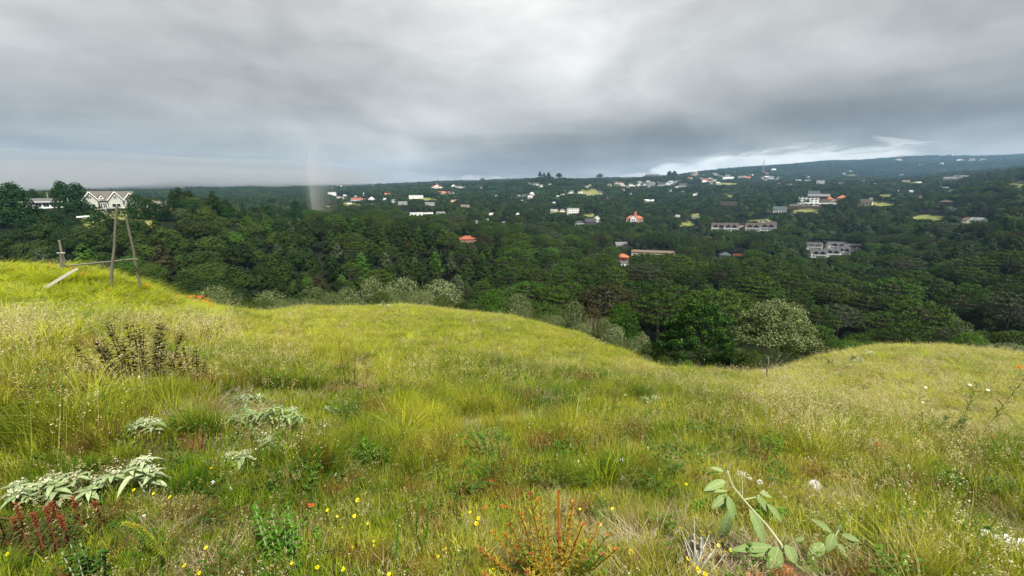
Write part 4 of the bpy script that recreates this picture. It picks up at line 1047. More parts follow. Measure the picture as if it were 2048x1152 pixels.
# instancing of what nobody could count
def scatter_object(name, protos, rows, label, cat):
    """rows: x, y, z, rot euler(3), scale(3), tint, index"""
    rows = np.asarray(rows, np.float32)
    me = bpy.data.meshes.new(name); me.vertices.add(len(rows)); me.vertices.foreach_set('co', rows[:, :3].ravel())
    for nm, sl, ty in (('rot', slice(3, 6), 'FLOAT_VECTOR'), ('scl', slice(6, 9), 'FLOAT_VECTOR')):
        a = me.attributes.new(nm, ty, 'POINT'); a.data.foreach_set('vector', np.ascontiguousarray(rows[:, sl]).ravel())
    a = me.attributes.new('tint', 'FLOAT', 'POINT'); a.data.foreach_set('value', np.ascontiguousarray(rows[:, 9]))
    a = me.attributes.new('pick', 'INT', 'POINT'); a.data.foreach_set('value', rows[:, 10].astype(np.int32))
    me.update()
    o = link(name, me); tag(o, label, cat, kind='stuff')
    kc = bpy.data.collections.new(name + "_kinds")
    for i, pm in enumerate(protos):
        po = bpy.data.objects.new("%s_kind_%02d" % (name, i), pm); kc.objects.link(po)
    ng = bpy.data.node_groups.new(name + "_spread", 'GeometryNodeTree')
    ng.interface.new_socket('Geometry', in_out='INPUT', socket_type='NodeSocketGeometry')
    ng.interface.new_socket('Geometry', in_out='OUTPUT', socket_type='NodeSocketGeometry')
    N = ng.nodes; Lk = ng.links
    gi, go = N.new('NodeGroupInput'), N.new('NodeGroupOutput')
    m2p = N.new('GeometryNodeMeshToPoints'); ci = N.new('GeometryNodeCollectionInfo'); ci.inputs['Collection'].default_value = kc
    ci.inputs['Separate Children'].default_value = True; ci.inputs['Reset Children'].default_value = True
    ip = N.new('GeometryNodeInstanceOnPoints'); ip.inputs['Pick Instance'].default_value = True
    def att(nm, ty):
        n = N.new('GeometryNodeInputNamedAttribute'); n.data_type = ty; n.inputs['Name'].default_value = nm
        return n.outputs['Attribute']
    e2r = N.new('FunctionNodeEulerToRotation'); Lk.new(att('rot', 'FLOAT_VECTOR'), e2r.inputs[0])
    Lk.new(gi.outputs[0], m2p.inputs[0]); Lk.new(m2p.outputs[0], ip.inputs['Points']); Lk.new(ci.outputs[0], ip.inputs['Instance'])
    Lk.new(att('pick', 'INT'), ip.inputs['Instance Index']); Lk.new(e2r.outputs[0], ip.inputs['Rotation']); Lk.new(att('scl', 'FLOAT_VECTOR'), ip.inputs['Scale'])
    Lk.new(ip.outputs[0], go.inputs[0])
    md = o.modifiers.new("spread", 'NODES'); md.node_group = ng
    return o
for k, L in REST.items():
    rows = [(a, b, c, 0, 0, rz, ws, ws, hs, tn, i % 3) for i, (a, b, c, rz, ws, hs, tn) in enumerate(L)]
    scatter_object({'pine': 'pine_forest', 'broad': 'broadleaf_forest', 'arau': 'araucaria_forest'}[k], JOIN[k], rows,
                   'mass of ' + {'pine': 'dark pines', 'broad': 'rounded broadleaf trees', 'arau': 'flat topped araucarias'}[k] + ' filling the wider valley', 'forest')
# far woods: patches of small crowns
def far_patch(k):
    Ps, Ns = [], []
    for i in range(16):
        cx, cy = rng.uniform(-17, 17, 2); r = rng.uniform(3.2, 5.2); zt = rng.uniform(4, 9)
        P, N = lobes_pts([((cx, cy, zt), (r, r, r * .8))], .9, (.85, 1.05), -.7); Ps.append(P); Ns.append(N)
    P = np.concatenate(Ps); N = np.concatenate(Ns); V, Fq = leaves(P, N, 2.3, .5)
    return np_mesh("far_crowns", V, Fq, M_BROAD if k % 2 else M_PINE)
FP = [far_patch(k) for k in range(6)]
rows = []
for lo, hi, sp in ((900, 1700, 27), (1700, 3000, 33), (3000, 4700, 46)):
    x, y = grid_pts(lo, hi, sp, 1.34); ok, z, px, hf = filt(x, y, np.full(len(x), 10.0), 18, 400)
    s = sp / 27
    for a, b, c, hq in zip(x[ok], y[ok], z[ok], hf[ok]):
        rows.append((a, b, c - 1, 0, 0, random.uniform(0, 6.28), s * .95, s * .95, min(s, 1.25) * random.uniform(.8, 1.25) * hq / 10, random.random(), random.randrange(6)))
print("trees", cnt, {k: len(v) for k, v in REST.items()}, len(rows))
scatter_object("far_forest", FP, rows, 'blue green forest covering the far hills and the ridge', 'forest')
# ------------------------------------------------------------------ meadow grass
def blades(n, h, rad, lean, w, seg=3, hv=.35, droop=.0, twist=.6, flat=0.0):
    a = rng.uniform(0, 2 * math.pi, n); q = np.sqrt(rng.random(n)) * rad
    root = np.stack([q * np.cos(a), q * np.sin(a), np.full(n, -.02)], 1)
    b = a + rng.normal(0, .9, n); out = np.stack([np.cos(b), np.sin(b), 0 * b], 1)
    hh = h * rng.uniform(1 - hv, 1 + hv, n); ln = lean * rng.uniform(.2, 1.3, n)
    sd = np.stack([-np.sin(b + rng.normal(0, twist, n)), np.cos(b), 0 * b], 1); sd /= np.linalg.norm(sd, axis=1)[:, None]
    V = []
    for i in range(seg + 1):
        t = i / seg; c = root + out * (ln * t ** 1.8 * 1.0 + flat * t)[:, None] + np.array((0, 0, 1)) * (hh * (t - droop * t ** 3))[:, None]
        wd = w * (1 - t ** 1.5 * .93) * .5
        V += [c - sd * wd, c + sd * wd]
    V = np.stack(V, 1).reshape(-1, 3); k = 2 * (seg + 1)
    base = np.arange(n)[:, None] * k
    Fq = np.concatenate([np.concatenate([base + 2 * i, base + 2 * i + 1, base + 2 * i + 3, base + 2 * i + 2], 1) for i in range(seg)])
    top = root + out * (ln + flat)[:, None] + np.array((0, 0, 1)) * (hh * (1 - droop))[:, None]
    return V, Fq, top, out, hh
def cat(parts):
    V, Fq, M = [], [], []; n = 0
    for v, f, m in parts: V.append(v); Fq.append(f + n); M.append(np.full(len(f), m)); n += len(v)
    return np.concatenate(V), np.concatenate(Fq), np.concatenate(M)
G_GREEN = leafmat("grass_green", (.045, .115, .006), (.36, .355, .03), .4, .95, 2.0, tint=True)
G_TURF = leafmat("grass_turf", (.145, .20, .012), (.43, .40, .045), .36, 1.0, 1.2, tint=(.34, .27, .09))
G_LONG = leafmat("grass_long", (.17, .26, .012), (.50, .51, .03), .42, .5, 1.5, tint=True)
G_SEED = leafmat("grass_seedheads", (.40, .33, .16), (.60, .54, .30), .35, .5, 3, tint=True)
G_STEM = leafmat("grass_dry_stems", (.26, .23, .07), (.46, .40, .16), .25, .5, 3, tint=True)
G_RUST = leafmat("grass_rusty", (.16, .075, .025), (.26, .14, .05), .3, .6, 3, tint=True)
G_WEED = leafmat("weed_leaves", (.04, .10, .012), (.11, .19, .025), .3, .6, 3, tint=True)
G_STRAW = leafmat("dead_straw", (.24, .19, .11), (.40, .34, .22), .15, .6, 4, tint=True)
G_WHITE = leafmat("white_florets", (.62, .62, .50), (.75, .74, .62), .2, .3, 3, tint=True)
def quads_at(P, s, N=None):
    N = np.tile((0, 0, 1.), (len(P), 1)) if N is None else N
    return leaves(P, N, s, 1.0)
def g_turf(): V, Fq, *_ = blades(190, .13, .30, .07, .0065, 2); return np_mesh("turf", V, Fq, [G_TURF])
def g_fine():
    V, Fq, *_ = blades(150, .33, .08, .24, .0042, 4, droop=.12); return np_mesh("fine_tuft", V, Fq, [G_GREEN])
def g_long():
    V, Fq, *_ = blades(60, .48, .10, .34, .0085, 4, droop=.3); return np_mesh("long_tuft", V, Fq, [G_LONG])
def g_seed(mat=1, n=9, hgt=.52, hs=.0115, spread=.045):
    V, Fq, top, out, hh = blades(n, hgt, .12, .16, .0028, 4)
    P = []
    for i in range(n):
        m = 13; t = rng.random(m)[:, None]; P.append(top[i] - out[i] * t * .04 - np.array((0, 0, 1)) * t * hh[i] * .24 + rng.normal(0, 1, (m, 3)) * (spread * .35 * (.3 + t)))
    v2, f2 = quads_at(np.concatenate(P), hs)
    v3, f3, *_ = blades(50, hgt * .45, .12, .16, .004, 3)
    V, Fq, M = cat([(V, Fq, 0), (v2, f2, 1), (v3, f3, 2)]); return np_mesh("seed_grass", V, Fq, [G_STEM, G_SEED if mat == 1 else G_WHITE, G_TURF], M)
def g_rust():
    V, Fq, top, *_ = blades(120, .28, .09, .12, .0035, 3); v2, f2 = quads_at(top[::2] , .010)
    V, Fq, M = cat([(V, Fq, 0), (v2, f2, 1)]); return np_mesh("rusty_tuft", V, Fq, [G_RUST, G_SEED], M)
def g_weed():
    V, Fq, top, out, hh = blades(9, .2, .10, .08, .004, 3); P, Nn = [], []
    for i in range(9):
        m = 9; t = rng.uniform(.2, 1, (m, 1)); an = rng.uniform(0, 6.28, m)
        o = np.stack([np.cos(an), np.sin(an), an * 0 + .3], 1); P.append(np.array((top[i][0] * 1, top[i][1], 0)) * t + np.array((0, 0, 1)) * t * hh[i] + o * .022); Nn.append(np.stack([-o[:, 0] * .4, -o[:, 1] * .4, an * 0 + 1], 1))
    v2, f2 = leaves(np.concatenate(P), np.concatenate(Nn), .042, .35, aspect=.5)
    V, Fq, M = cat([(V, Fq, 0), (v2, f2, 1)]); return np_mesh("small_weed", V, Fq, [G_STEM, G_WEED], M)
def g_straw():
    V, Fq, *_ = blades(85, .05, .22, .26, .0045, 3, hv=.9, flat=.05); return np_mesh("straw_litter", V, Fq, [G_STRAW])
def g_arch():
    V, Fq, *_ = blades(5, .55, .05, .5, .0045, 6, droop=.35); return np_mesh("arching_culm", V, Fq, [G_STEM])
GP = [g_turf(), g_turf(), g_turf(), g_fine(), g_fine(), g_fine(), g_long(), g_long(), g_seed(), g_seed(), g_rust(), g_weed(), g_weed(), g_straw(), g_straw(), g_seed(2, 4, .32, .011, .03), g_arch(), g_seed(1, 6, .7, .011, .08)]
TURF, FINE, LONG, SEED, RUST, WEED, STRAW, WHITE, ARCH, TALL = (0, 1, 2), (3, 4, 5), (6, 7), (8, 9), (10,), (11, 12), (13, 14), (15,), (16,), (17,)
def fbm(x, y, k, o=0.0):
    return .5 + .25 * (sines(x + o, y, k) + .6 * sines(x, y + o, k * 2.3) + .35 * sines(x - o, y + 3, k * 5.1))
rows_g, rows_s = [], []
LOWG = [(1340, 1780, 930, 1400, .55), (930, 1290, 990, 1400, .5), (-50, 260, 930, 1400, .55), (420, 680, 800, 925, .5), (230, 360, 880, 1060, .55), (240, 350, 840, 905, .45), (430, 530, 900, 990, .55),
        (490, 660, 1000, 1250, .6), (640, 940, 960, 1400, .6), (900, 1050, 850, 960, .6), (120, 470, 700, 800, .6), (1850, 2048, 800, 920, .7), (260, 480, 1000, 1400, .65), (1240, 1340, 800, 880, .6), (1950, 2100, 1060, 1400, .4), (1590, 1670, 965, 1060, .5), (640, 760, 740, 820, .6)]
BARE = [(430, 830, 75, 22), (1080, 825, 60, 12), (330, 850, 70, 12), (1480, 1150, 120, 30), (1290, 1100, 70, 22)]
for lo, hi, dens in ((.9, 3, 170), (3, 6, 100), (6, 12, 62), (12, 22, 40), (22, 39, 25)):
    ar = 1.1 * (hi ** 2 - lo ** 2); n = int(ar * dens)
    d = np.sqrt(rng.uniform(lo ** 2, hi ** 2, n)); th = rng.uniform(-R(58), R(58), n)
    x, y = d * np.sin(th), d * np.cos(th); z = H(x, y); px, py = proj(x, y, z)
    ok = (py < 1400) & (px > -250) & (px < 2300)
    n1, n2, n3 = fbm(x, y, .55), fbm(x, y, 1.3, 7), fbm(x, y, .3, 20); n4 = fbm(x, y, 2.6, 40)
    for i in np.where(ok)[0]:
        p, q = px[i], py[i]; r = random.random(); D_ = d[i]
        wgt = {TURF: 40, FINE: 34 * max(0, n2[i] * 3 - 1.0), LONG: 1.3, SEED: 14 * max(0, n1[i] * 3 - 1.0), RUST: 16 * max(0, n4[i] * 2.6 - 1.1), WEED: 12, STRAW: 20 * max(0, 1.5 - 2 * n4[i]), WHITE: .45, ARCH: 2.0, TALL: .2}
        tint = .34 + 1.5 * (n3[i] - .5) + 1.9 * (n2[i] - .5) + .3 * random.random()
        if p < 440 and q < 650 and D_ > 6.5: wgt.update({LONG: 50, TURF: 20, FINE: 14, SEED: 4, STRAW: 1, RUST: 2, WEED: 1, WHITE: .3}); tint = .45 + .5 * random.random()
        elif p < 470 and 618 < q < 745: wgt.update({SEED: 40 * max(0, n2[i] * 3 - .8), TALL: 2.5, TURF: 34, LONG: 8, STRAW: 5, FINE: 5, RUST: 5})
        elif 440 < p < 1330 and q < 715: wgt.update({TURF: 60, FINE: 16, LONG: 3, SEED: 4 if q > 650 else 8, STRAW: 6, WEED: 3, WHITE: .5, RUST: 6}); tint = .42 + .5 * (n3[i] - .5) + .4 * random.random()
        elif p > 1500 and q < 900: wgt.update({SEED: 34 * max(0, n2[i] * 3 - .8), TALL: 5, RUST: 11, STRAW: 12, FINE: 22 * max(0, n1[i] * 3 - 1), LONG: 4, WHITE: .8, ARCH: 2}); tint = .3 + .4 * n3[i] + .35 * random.random()
        elif q > 900 and p < 900: wgt.update({RUST: 9, FINE: 22, WEED: 15, ARCH: 1.2}); tint -= .05
        elif p > 1500: wgt.update({SEED: 14 * max(0, n2[i] * 3 - .9), TALL: 2, WHITE: .9, RUST: 6, ARCH: 1.5})
        for bx, by, ba, bb in BARE:
            if ((p - bx) / ba) ** 2 + ((q - by) / bb) ** 2 < 1.2 * (.6 + n4[i]): wgt = {TURF: 5, STRAW: 26, WEED: 5, RUST: 2, FINE: 1}
        ks = list(wgt); k = random.choices(ks, [max(0, wgt[a]) for a in ks])[0]
        s = random.uniform(.7, 1.25) * (.8 if k is FINE and D_ < 3 else 1) * (.62 if D_ < 2.6 else (.75 if D_ < 4.5 else .92)); wd = s * (1 + D_ / 30)
        for x0, x1, y0, y1, lf_ in LOWG:
            if x0 < p < x1 and y0 < q < y1:
                s *= lf_; wd *= .8
                if k in (LONG, ARCH, TALL): k = STRAW if random.random() < .5 else TURF
                elif k is FINE and random.random() < .5: k = random.choice((RUST, WEED, TURF))
        if D_ > 10 and p > 440: s *= .66
        elif p < 440 and q < 650 and D_ > 6.5: s *= .62
        elif k is LONG and p > 440: s *= .7
        row = (x[i], y[i], z[i], random.gauss(0, .12), random.gauss(0, .12), random.uniform(0, 6.28), wd, wd, s, min(max(tint, 0), 1), random.choice(k))
        (rows_s if k in (SEED, WHITE, TALL, ARCH, RUST) else rows_g).append(row)
print("grass", len(rows_g), len(rows_s))
scatter_object("grass", GP, rows_g, 'yellow green meadow grass and small weeds covering the near slope', 'grass')
scatter_object("seed_grass", GP, rows_s, 'beige seed heads and dry stems standing above the meadow grass', 'grass')
# ------------------------------------------------------------------ near shrubs and trees
def at(px, py, Yv):
    r = ray(px, py); return Vector((r[0] / r[1] * Yv, Yv, EYE + r[2] / r[1] * Yv))
def dome_lobes(n, Rr, z0, zt, r, k=0.0, fill=.5):
    L = []
    for i in range(n):
        q = math.sqrt((i + .5) / n); a = i * 2.39996 + k
        zz = zt - (zt - z0) * q ** 2.2 + rng.uniform(-.18, .18) * r
        L.append(((Rr * q * math.cos(a), Rr * q * math.sin(a), zz), (r * rng.uniform(.75, 1.25),) * 2 + (r * .8,)))
    for i in range(int(n * fill)):
        a = rng.uniform(0, 6.28); q = rng.uniform(.2, .85); L.append(((Rr * q * math.cos(a), Rr * q * math.sin(a), z0 + (zt - z0) * rng.uniform(-.35, .4)), (r * .8,) * 3))
    return L
def shrub_proto(k, mat, bark, extra=None, dens=70, s=.15, name='shrub'):
    L = dome_lobes(30, 2.0, 2.2, 4.1, .62, k)
    tr = MB()
    for i in range(6):
        a = i * 1.05 + k; e = rng.uniform(.8, 1.7)
        p = [(.12 * math.cos(a), .12 * math.sin(a), -.6), (.3 * math.cos(a), .3 * math.sin(a), 1.0), (e * .6 * math.cos(a + .2), e * .6 * math.sin(a + .2), 2.0), (e * math.cos(a), e * math.sin(a), 3.3)]
        tr.tube(p, [.07, .055, .04, .018], 5)
        for j in range(3):
            b = a + rng.uniform(-1, 1); q = Vector(p[2]); tr.tube([q, q + Vector((.5 * math.cos(b), .5 * math.sin(b), .7)), q + Vector((.8 * math.cos(b), .8 * math.sin(b), 1.3))], [.03, .02, .01], 4)
    return crown_mesh(name + "_crown", L, dens, s, mat, .8, extra), tr.mesh(name + "_stems", bark)
SH = {'pale': [shrub_proto(k, M_PALE, M_BARKL, (M_BLOOM, .12)) for k in (0, 1.1)], 'bloom': [shrub_proto(k, M_PALE, M_BARKL, (M_BLOOM, .55)) for k in (0, .7)],
      'green': [shrub_proto(k, M_BROAD, M_BARK) for k in (.3, 1.4)], 'bright': [shrub_proto(k, M_BRIGHT, M_BARK) for k in (.5,)],
      'rusty': [shrub_proto(.8, M_RUSTY, M_BARKL, None, 26, .11)]}
def shrub(px, top, wpx, Yv, k, label, name='shrub', group='shrubs along the far edge of the meadow', sq=1.0):
    x = (px - 1024) / F * Yv / (CP + .12 * SP); g = (x, Yv, h1(x, Yv)); s = F / Yv
    for _ in range(3):
        pxx, pyy = proj(*g); x += (px - pxx) / s; g = (x, Yv, h1(x, Yv))
    _, pyb = proj(*g); hz = (pyb - top + 6) / s; ws = wpx * 1.22 / s / 5.0
    r = empty(name, g, random.uniform(0, 6)); r.scale = (ws, ws, hz / 4.35)
    v = SH[k][NC[0] % len(SH[k])]; NC[0] += 1
    link('crown', v[0], r); link('stems', v[1], r); tag(r, label, name.replace('_', ' '), group); return r
for row in [
 (440, 574, 78, 27, 'pale', 'leftmost rounded grey green shrub beyond the red flowers'),
 (503, 598, 52, 30, 'green', 'low green shrub between the two leftmost pale shrubs'),
 (545, 584, 74, 31, 'pale', 'wide pale shrub left of the meadow crest'),
 (590, 604, 44, 33, 'pale', 'low pale shrub filling the gap left of the white stems'),
 (634, 574, 60, 34, 'pale', 'pale shrub with bare white stems at the crest'),
 (664, 588, 44, 35, 'pale', 'shrub with thin white stems right of the white-stemmed one'),
 (700, 577, 58, 36, 'pale', 'grey green shrub at the left of the crest clump'),
 (748, 558, 52, 38, 'bloom', 'tall narrow shrub crowned with pale blossom on the crest'),
 (776, 576, 50, 36, 'pale', 'lower shrub tucked between two blossoming crest shrubs'),
 (808, 560, 84, 39, 'bloom', 'broad domed shrub in the centre of the crest clump'),
 (850, 586, 48, 36, 'pale', 'dull green shrub between the two broadest crest shrubs'),
 (885, 564, 84, 38, 'bloom', 'brightest cream blossoming shrub at the right of the crest'),
 (930, 604, 46, 36, 'green', 'small green shrub at the foot of the bright crest shrub'),
 (985, 581, 66, 35, 'bright', 'light green shrub with pale twigs right of the crest'),
 (955, 612, 40, 34, 'green', 'dark green shrub left of the light green one'),
 (1035, 590, 64, 34, 'pale', 'grey green shrub right of the light green one'),
 (1078, 622, 46, 32, 'green', 'low dark shrub left of the descending meadow edge'),
 (1110, 640, 44, 30, 'pale', 'low grey shrub where the meadow edge starts to fall'),
 (1145, 601, 52, 30, 'pale', 'tall grey shrub beside the bare brown one'),
 (1184, 609, 40, 29, 'rusty', 'bare brown dry shrub on the meadow edge'),
 (1165, 648, 44, 28, 'pale', 'pale shrub at the foot of the brown dry shrub'),
 (1238, 600, 72, 33, 'bright', 'bright green shrub behind the blossoming edge shrubs'),
 (1205, 634, 36, 27, 'pale', 'pale rounded shrub left of the blossoming one'),
 (1227, 650, 44, 25, 'bloom', 'creamy blossoming shrub half way down the edge'),
 (1262, 680, 48, 23, 'pale', 'olive shrub between the two creamy blossoming ones'),
 (1280, 665, 40, 25, 'bloom', 'second creamy blossoming shrub, nearer the big dark tree'),
 (1302, 682, 52, 22, 'green', 'green shrub against the left side of the big dark tree'),
 (1325, 712, 44, 19, 'green', 'low green shrub at the end of the meadow edge'),
 (1292, 712, 36, 21.5, 'pale', 'lowest pale shrub on the descending edge'),
 (1372, 722, 40, 17, 'bright', 'fresh green low bush in front of the big dark tree'),
 (1440, 712, 60, 19, 'green', 'dark undergrowth bush between the two big trees'),
 (1492, 700, 64, 20, 'green', 'dark bush under the left half of the pale tree'),
 (1600, 640, 74, 25, 'green', 'dark tree behind the right half of the pale tree'),
 (1622, 686, 50, 21, 'green', 'dark bush right of the pale tree trunk'),
 (1668, 678, 56, 28, 'bright', 'bright green bush left on the right mound edge'),
 (1700, 682, 60, 31, 'bright', 'bright green bush in the middle of the right mound edge'),
 (1742, 684, 44, 33, 'bright', 'bright green bush right of the middle one'),
 (1800, 690, 60, 34, 'pale', 'low olive bush on the right mound skyline'),
 (1860, 690, 56, 34, 'green', 'low green bush left of the yellowish round tree'),
 (1925, 660, 62, 38, 'bright', 'yellowish green round tree behind the right mound'),
 (2006, 664, 64, 40, 'green', 'dull round tree near the right edge of the photo'),
 (1972, 694, 60, 33, 'pale', 'pale low bush left at the right edge'),
 (2025, 692, 66, 32, 'pale', 'pale low bush cut by the right edge'),
]: shrub(*row)

# undergrowth of the slopes behind the crest
x, y = grid_pts(13, 88, 2.3, 1.45); z = H(x, y); px, py = proj(x, y, z)
ok = (px > -200) & (px < 2250) & (np.hypot(x, y) > np.minimum(crest_d(px) * 1.07 + .8, 44)) & (proj(x, y, z + 2.9)[1] < crest(px) + 60)
UG = [joined(SH[k][0][0], SH[k][0][1], 'undergrowth_bush') for k in ('green', 'pale', 'bright')] + [joined(SH['green'][1][0], SH['green'][1][1], 'undergrowth_bush')]
rows = []
for a, b, c, p_, q_ in zip(x[ok], y[ok], z[ok], px[ok], py[ok]):
    s = random.uniform(.35, .62); top_ = (q_ - (crest(np.array([p_]))[0] - 5)) * b / F / 4.5
    fringe = b < 44 and 400 < p_ < 1345
    if b < 42: s = min(s * 1.2, max(top_ + (random.uniform(10, 34) * b / F / 4.5 if fringe else 0), .12))
    rows.append((a, b, c, 0, 0, random.uniform(0, 6.28), s * 1.15, s * 1.15, s, random.random(), random.choices((0, 1, 2, 3), (2, 9, .5, 2) if fringe else (6, 2, .6, 6))[0]))
scatter_object('undergrowth', UG, rows, 'dark bushes covering the ground beyond the meadow crest', 'undergrowth')

# the big pale blossoming tree with several stems
M_GREYG = leafmat('grey_green_leaves', (.075, .115, .035), (.165, .20, .08), .2, .7, .9)
def big_pale():
    Yt = 17.0; b = at(1532, 752, Yt); b.z = h1(b.x, b.y); s = F / Yt
    o = empty('blossoming_tree', b); k = 1 / s
    Rr = 66 * k; zt = 128 * k; L = dome_lobes(52, Rr, 92 * k, zt + 24 * k, 19 * k, .4, .15)
    for j, l in enumerate(L): L[j] = ((l[0][0] + rng.normal(0, .12), l[0][1], l[0][2] + rng.normal(0, .10)), tuple(q * rng.uniform(.65, 1.3) for q in l[1]))
    P, N = lobes_pts(L, 1500, (.65, 1.12)); V, Fq = leaves(P, N, .085, .8, aspect=.6)
    mi = ((N[:, 2] > .3) & (rng.random(len(P)) < .15)).astype(int)
    link('crown', np_mesh('crown', V, Fq, [M_GREYG, M_BLOOM], mi), o)
    ends = [(-58, 78, 10), (-34, 92, -8), (-12, 100, 12), (14, 98, -10), (36, 88, 8), (58, 74, -6), (-46, 50, -14), (50, 46, 14)]
    for i, (ex, ez, ey) in enumerate(ends):
        x0 = (-14 + 4 * i) * k * .5; tr = MB(); e = Vector((ex * k, ey * k * 2.2, ez * k)); m = Vector((ex * k * .34, ey * k * .6, ez * k * .45))
        tr.tube([(x0, 0, -.6), (x0 * 1.3, 0, .35), m, e * .86 + Vector((0, 0, .1)), e], [.045, .04, .028, .014, .006], 6)
        for j in range(4):
            q = m.lerp(e, .2 + .2 * j); d = Vector((rng.uniform(-.4, .4), rng.uniform(-.4, .4), .35)); tr.tube([q, q + d * .6, q + d], [.014, .01, .004], 4)
        tr.build('stem', M_BARKL, o)
    tag(o, 'large pale olive tree with creamy blossom and several bare stems by the gully', 'tree')
big_pale()
def big_dark():
    Yt = 21.0; b = at(1392, 752, Yt); b.z = h1(b.x, b.y); k = Yt / F
    base_py = proj(*b)[1]; up = (base_py - 576) * k
    o = empty('dark_tree', b); L = []
    for i in range(120):
        t = (i + .5) / 120; a = i * 2.39996; z = up * (.10 + .84 * t); r = 86 * k * (1 - t ** 2.6) ** .75 * (.55 + .45 * ((i * 7) % 10) / 9) + .12
        L.append(((r * math.cos(a), r * math.sin(a), z + rng.uniform(-.1, .1)), (.34, .34, .26)))
    for x, y, z in ((.1, 0, 1.0), (-.5, .3, .93), (.55, -.2, .90)): L.append(((x, y, up * z), (.2, .2, .32)))
    P, N = lobes_pts(L, 620, (.5, 1.15)); V, Fq = leaves(P, N + [0, 0, .5], .12, .7, aspect=.45)
    mi = ((N[:, 2] > .55) & (P[:, 2] > up * .45) & (rng.random(len(P)) < .55)).astype(int)
    link('crown', np_mesh('crown', V, Fq, [M_DARKB, M_BRIGHT], mi), o)
    tr = MB(); tr.tube([(0, 0, -.8), (.05, 0, up * .5), (.1, 0, up * .95)], [.13, .08, .02], 7)
    for i in range(14):
        a = i * 2.4; z = up * (.15 + .05 * i); tr.tube([(0, 0, z), (.8 * math.cos(a), .8 * math.sin(a), z + .25), (1.5 * math.cos(a), 1.5 * math.sin(a), z + .3)], [.04, .025, .008], 4)
    tr.build('trunk', M_BARK, o); tag(o, 'large dense dark green tree with bright tips in the gully', 'tree')
big_dark()

# ------------------------------------------------------------------ posts, frame, planks, stones
M_WOOD = plain('weathered_wood', (.21, .195, .155), .9, (.11, .10, .08), 14, .5, stretch=(6, 6, .6))
M_WOODL = plain('bleached_wood', (.42, .39, .33), .9, (.24, .22, .18), 14, .5, stretch=(6, 6, .6))
M_ROCKW = plain('white_stone', (.48, .46, .42), .85, (.40, .38, .34), 9, .5)
M_BRICK = plain('red_clay', (.32, .10, .045), .95, (.20, .07, .035), 12, .8)
M_SHEET = plain('white_board', (.66, .68, .69), .6, (.46, .48, .50), 5, .3, stretch=(1, 8, 1))
def pole(m, a, b, r0, r1, n=8, wob=.006):
    P = [a.lerp(b, i / 7) + Vector((rng.normal(0, wob), rng.normal(0, wob), 0)) for i in range(8)]; m.tube(P, [r0 + (r1 - r0) * i / 7 for i in range(8)], n)
Yf = 11.4
o = empty('wooden_frame', tuple(at(200, 575, Yf)))
def rel(par, m): 
    m.v = [tuple(Vector(v) - par.location) for v in m.v]; return m
def part(par, nm, mat, fn):
    m = MB(); fn(m); return rel(par, m).build(nm, mat, par)
o.location = (at(222, 585, Yf).x, Yf, h1(at(222, 585, Yf).x, Yf))
part(o, 'tall_post', M_WOOD, lambda m: pole(m, at(221, 592, Yf), at(234, 412, Yf - .25), .036, .029))
part(o, 'leaning_post', M_WOOD, lambda m: pole(m, at(284, 590, Yf + .6), at(252, 432, Yf + .1), .033, .026))
part(o, 'cross_beam', M_WOOD, lambda m: pole(m, at(124, 533, Yf + .9), at(272, 518, Yf + .2), .028, .024))
part(o, 'short_post', M_WOOD, lambda m: pole(m, at(127, 578, Yf + .8), at(122, 505, Yf + .7), .045, .042))
part(o, 'slanted_post', M_WOOD, lambda m: pole(m, at(134, 548, Yf + 1.1), at(118, 481, Yf + 1.0), .032, .028))
part(o, 'top_board', M_WOODL, lambda m: m.tube([at(114, 506.5, Yf + .66), at(130, 506, Yf + .72)], .02, 4))
tag(o, 'weathered wooden frame of leaning posts and one beam on the grassy mound', 'wooden frame')
def loose(name, label, cat_, mat, fn, loc, part_=None, group=None):
    o = empty(name, loc) if part_ else None
    m = MB(); fn(m); m.v = [tuple(Vector(v) - Vector(loc)) for v in m.v]
    r = m.build(name, mat, None, loc); tag(r, label, cat_, group); return r
loose('plank', 'pale bleached plank leaning on the short post of the frame', 'plank', M_WOODL, lambda m: m.tube([at(90, 576, 10.0), at(121, 557, 10.6), at(153, 538, 11.3)], [.045, .045, .04], 4), tuple(at(120, 565, 11.2)))
for px, tp, lb in ((96, 533, 'left dark stake in grass behind the short post'), (109, 537, 'middle dark stake in grass behind the short post'), (114, 541, 'right short dark stake in grass behind the short post')):
    loose('stake', lb, 'stake', M_BARK, lambda m: pole(m, at(px + 3, 562, 12.2), at(px, tp, 12.2), .03, .025, 5), tuple(at(px, 560, 12.2)), group='stakes on the left mound')
loose('fence_post', 'weathered square post standing before the pale tree trunks', 'post', M_WOOD, lambda m: pole(m, at(1534, 765, 12.6), at(1535.5, 714, 12.6), .03, .028, 4), tuple(at(1534, 760, 12.6)))
loose('log', 'pale weathered log lying in grass at the left edge', 'log', M_WOODL, lambda m: m.tube([at(-40, 912, 3.0), at(8, 888, 3.15), at(44, 868, 3.3)], [.045, .042, .034], 8), tuple(at(0, 890, 3.1)))
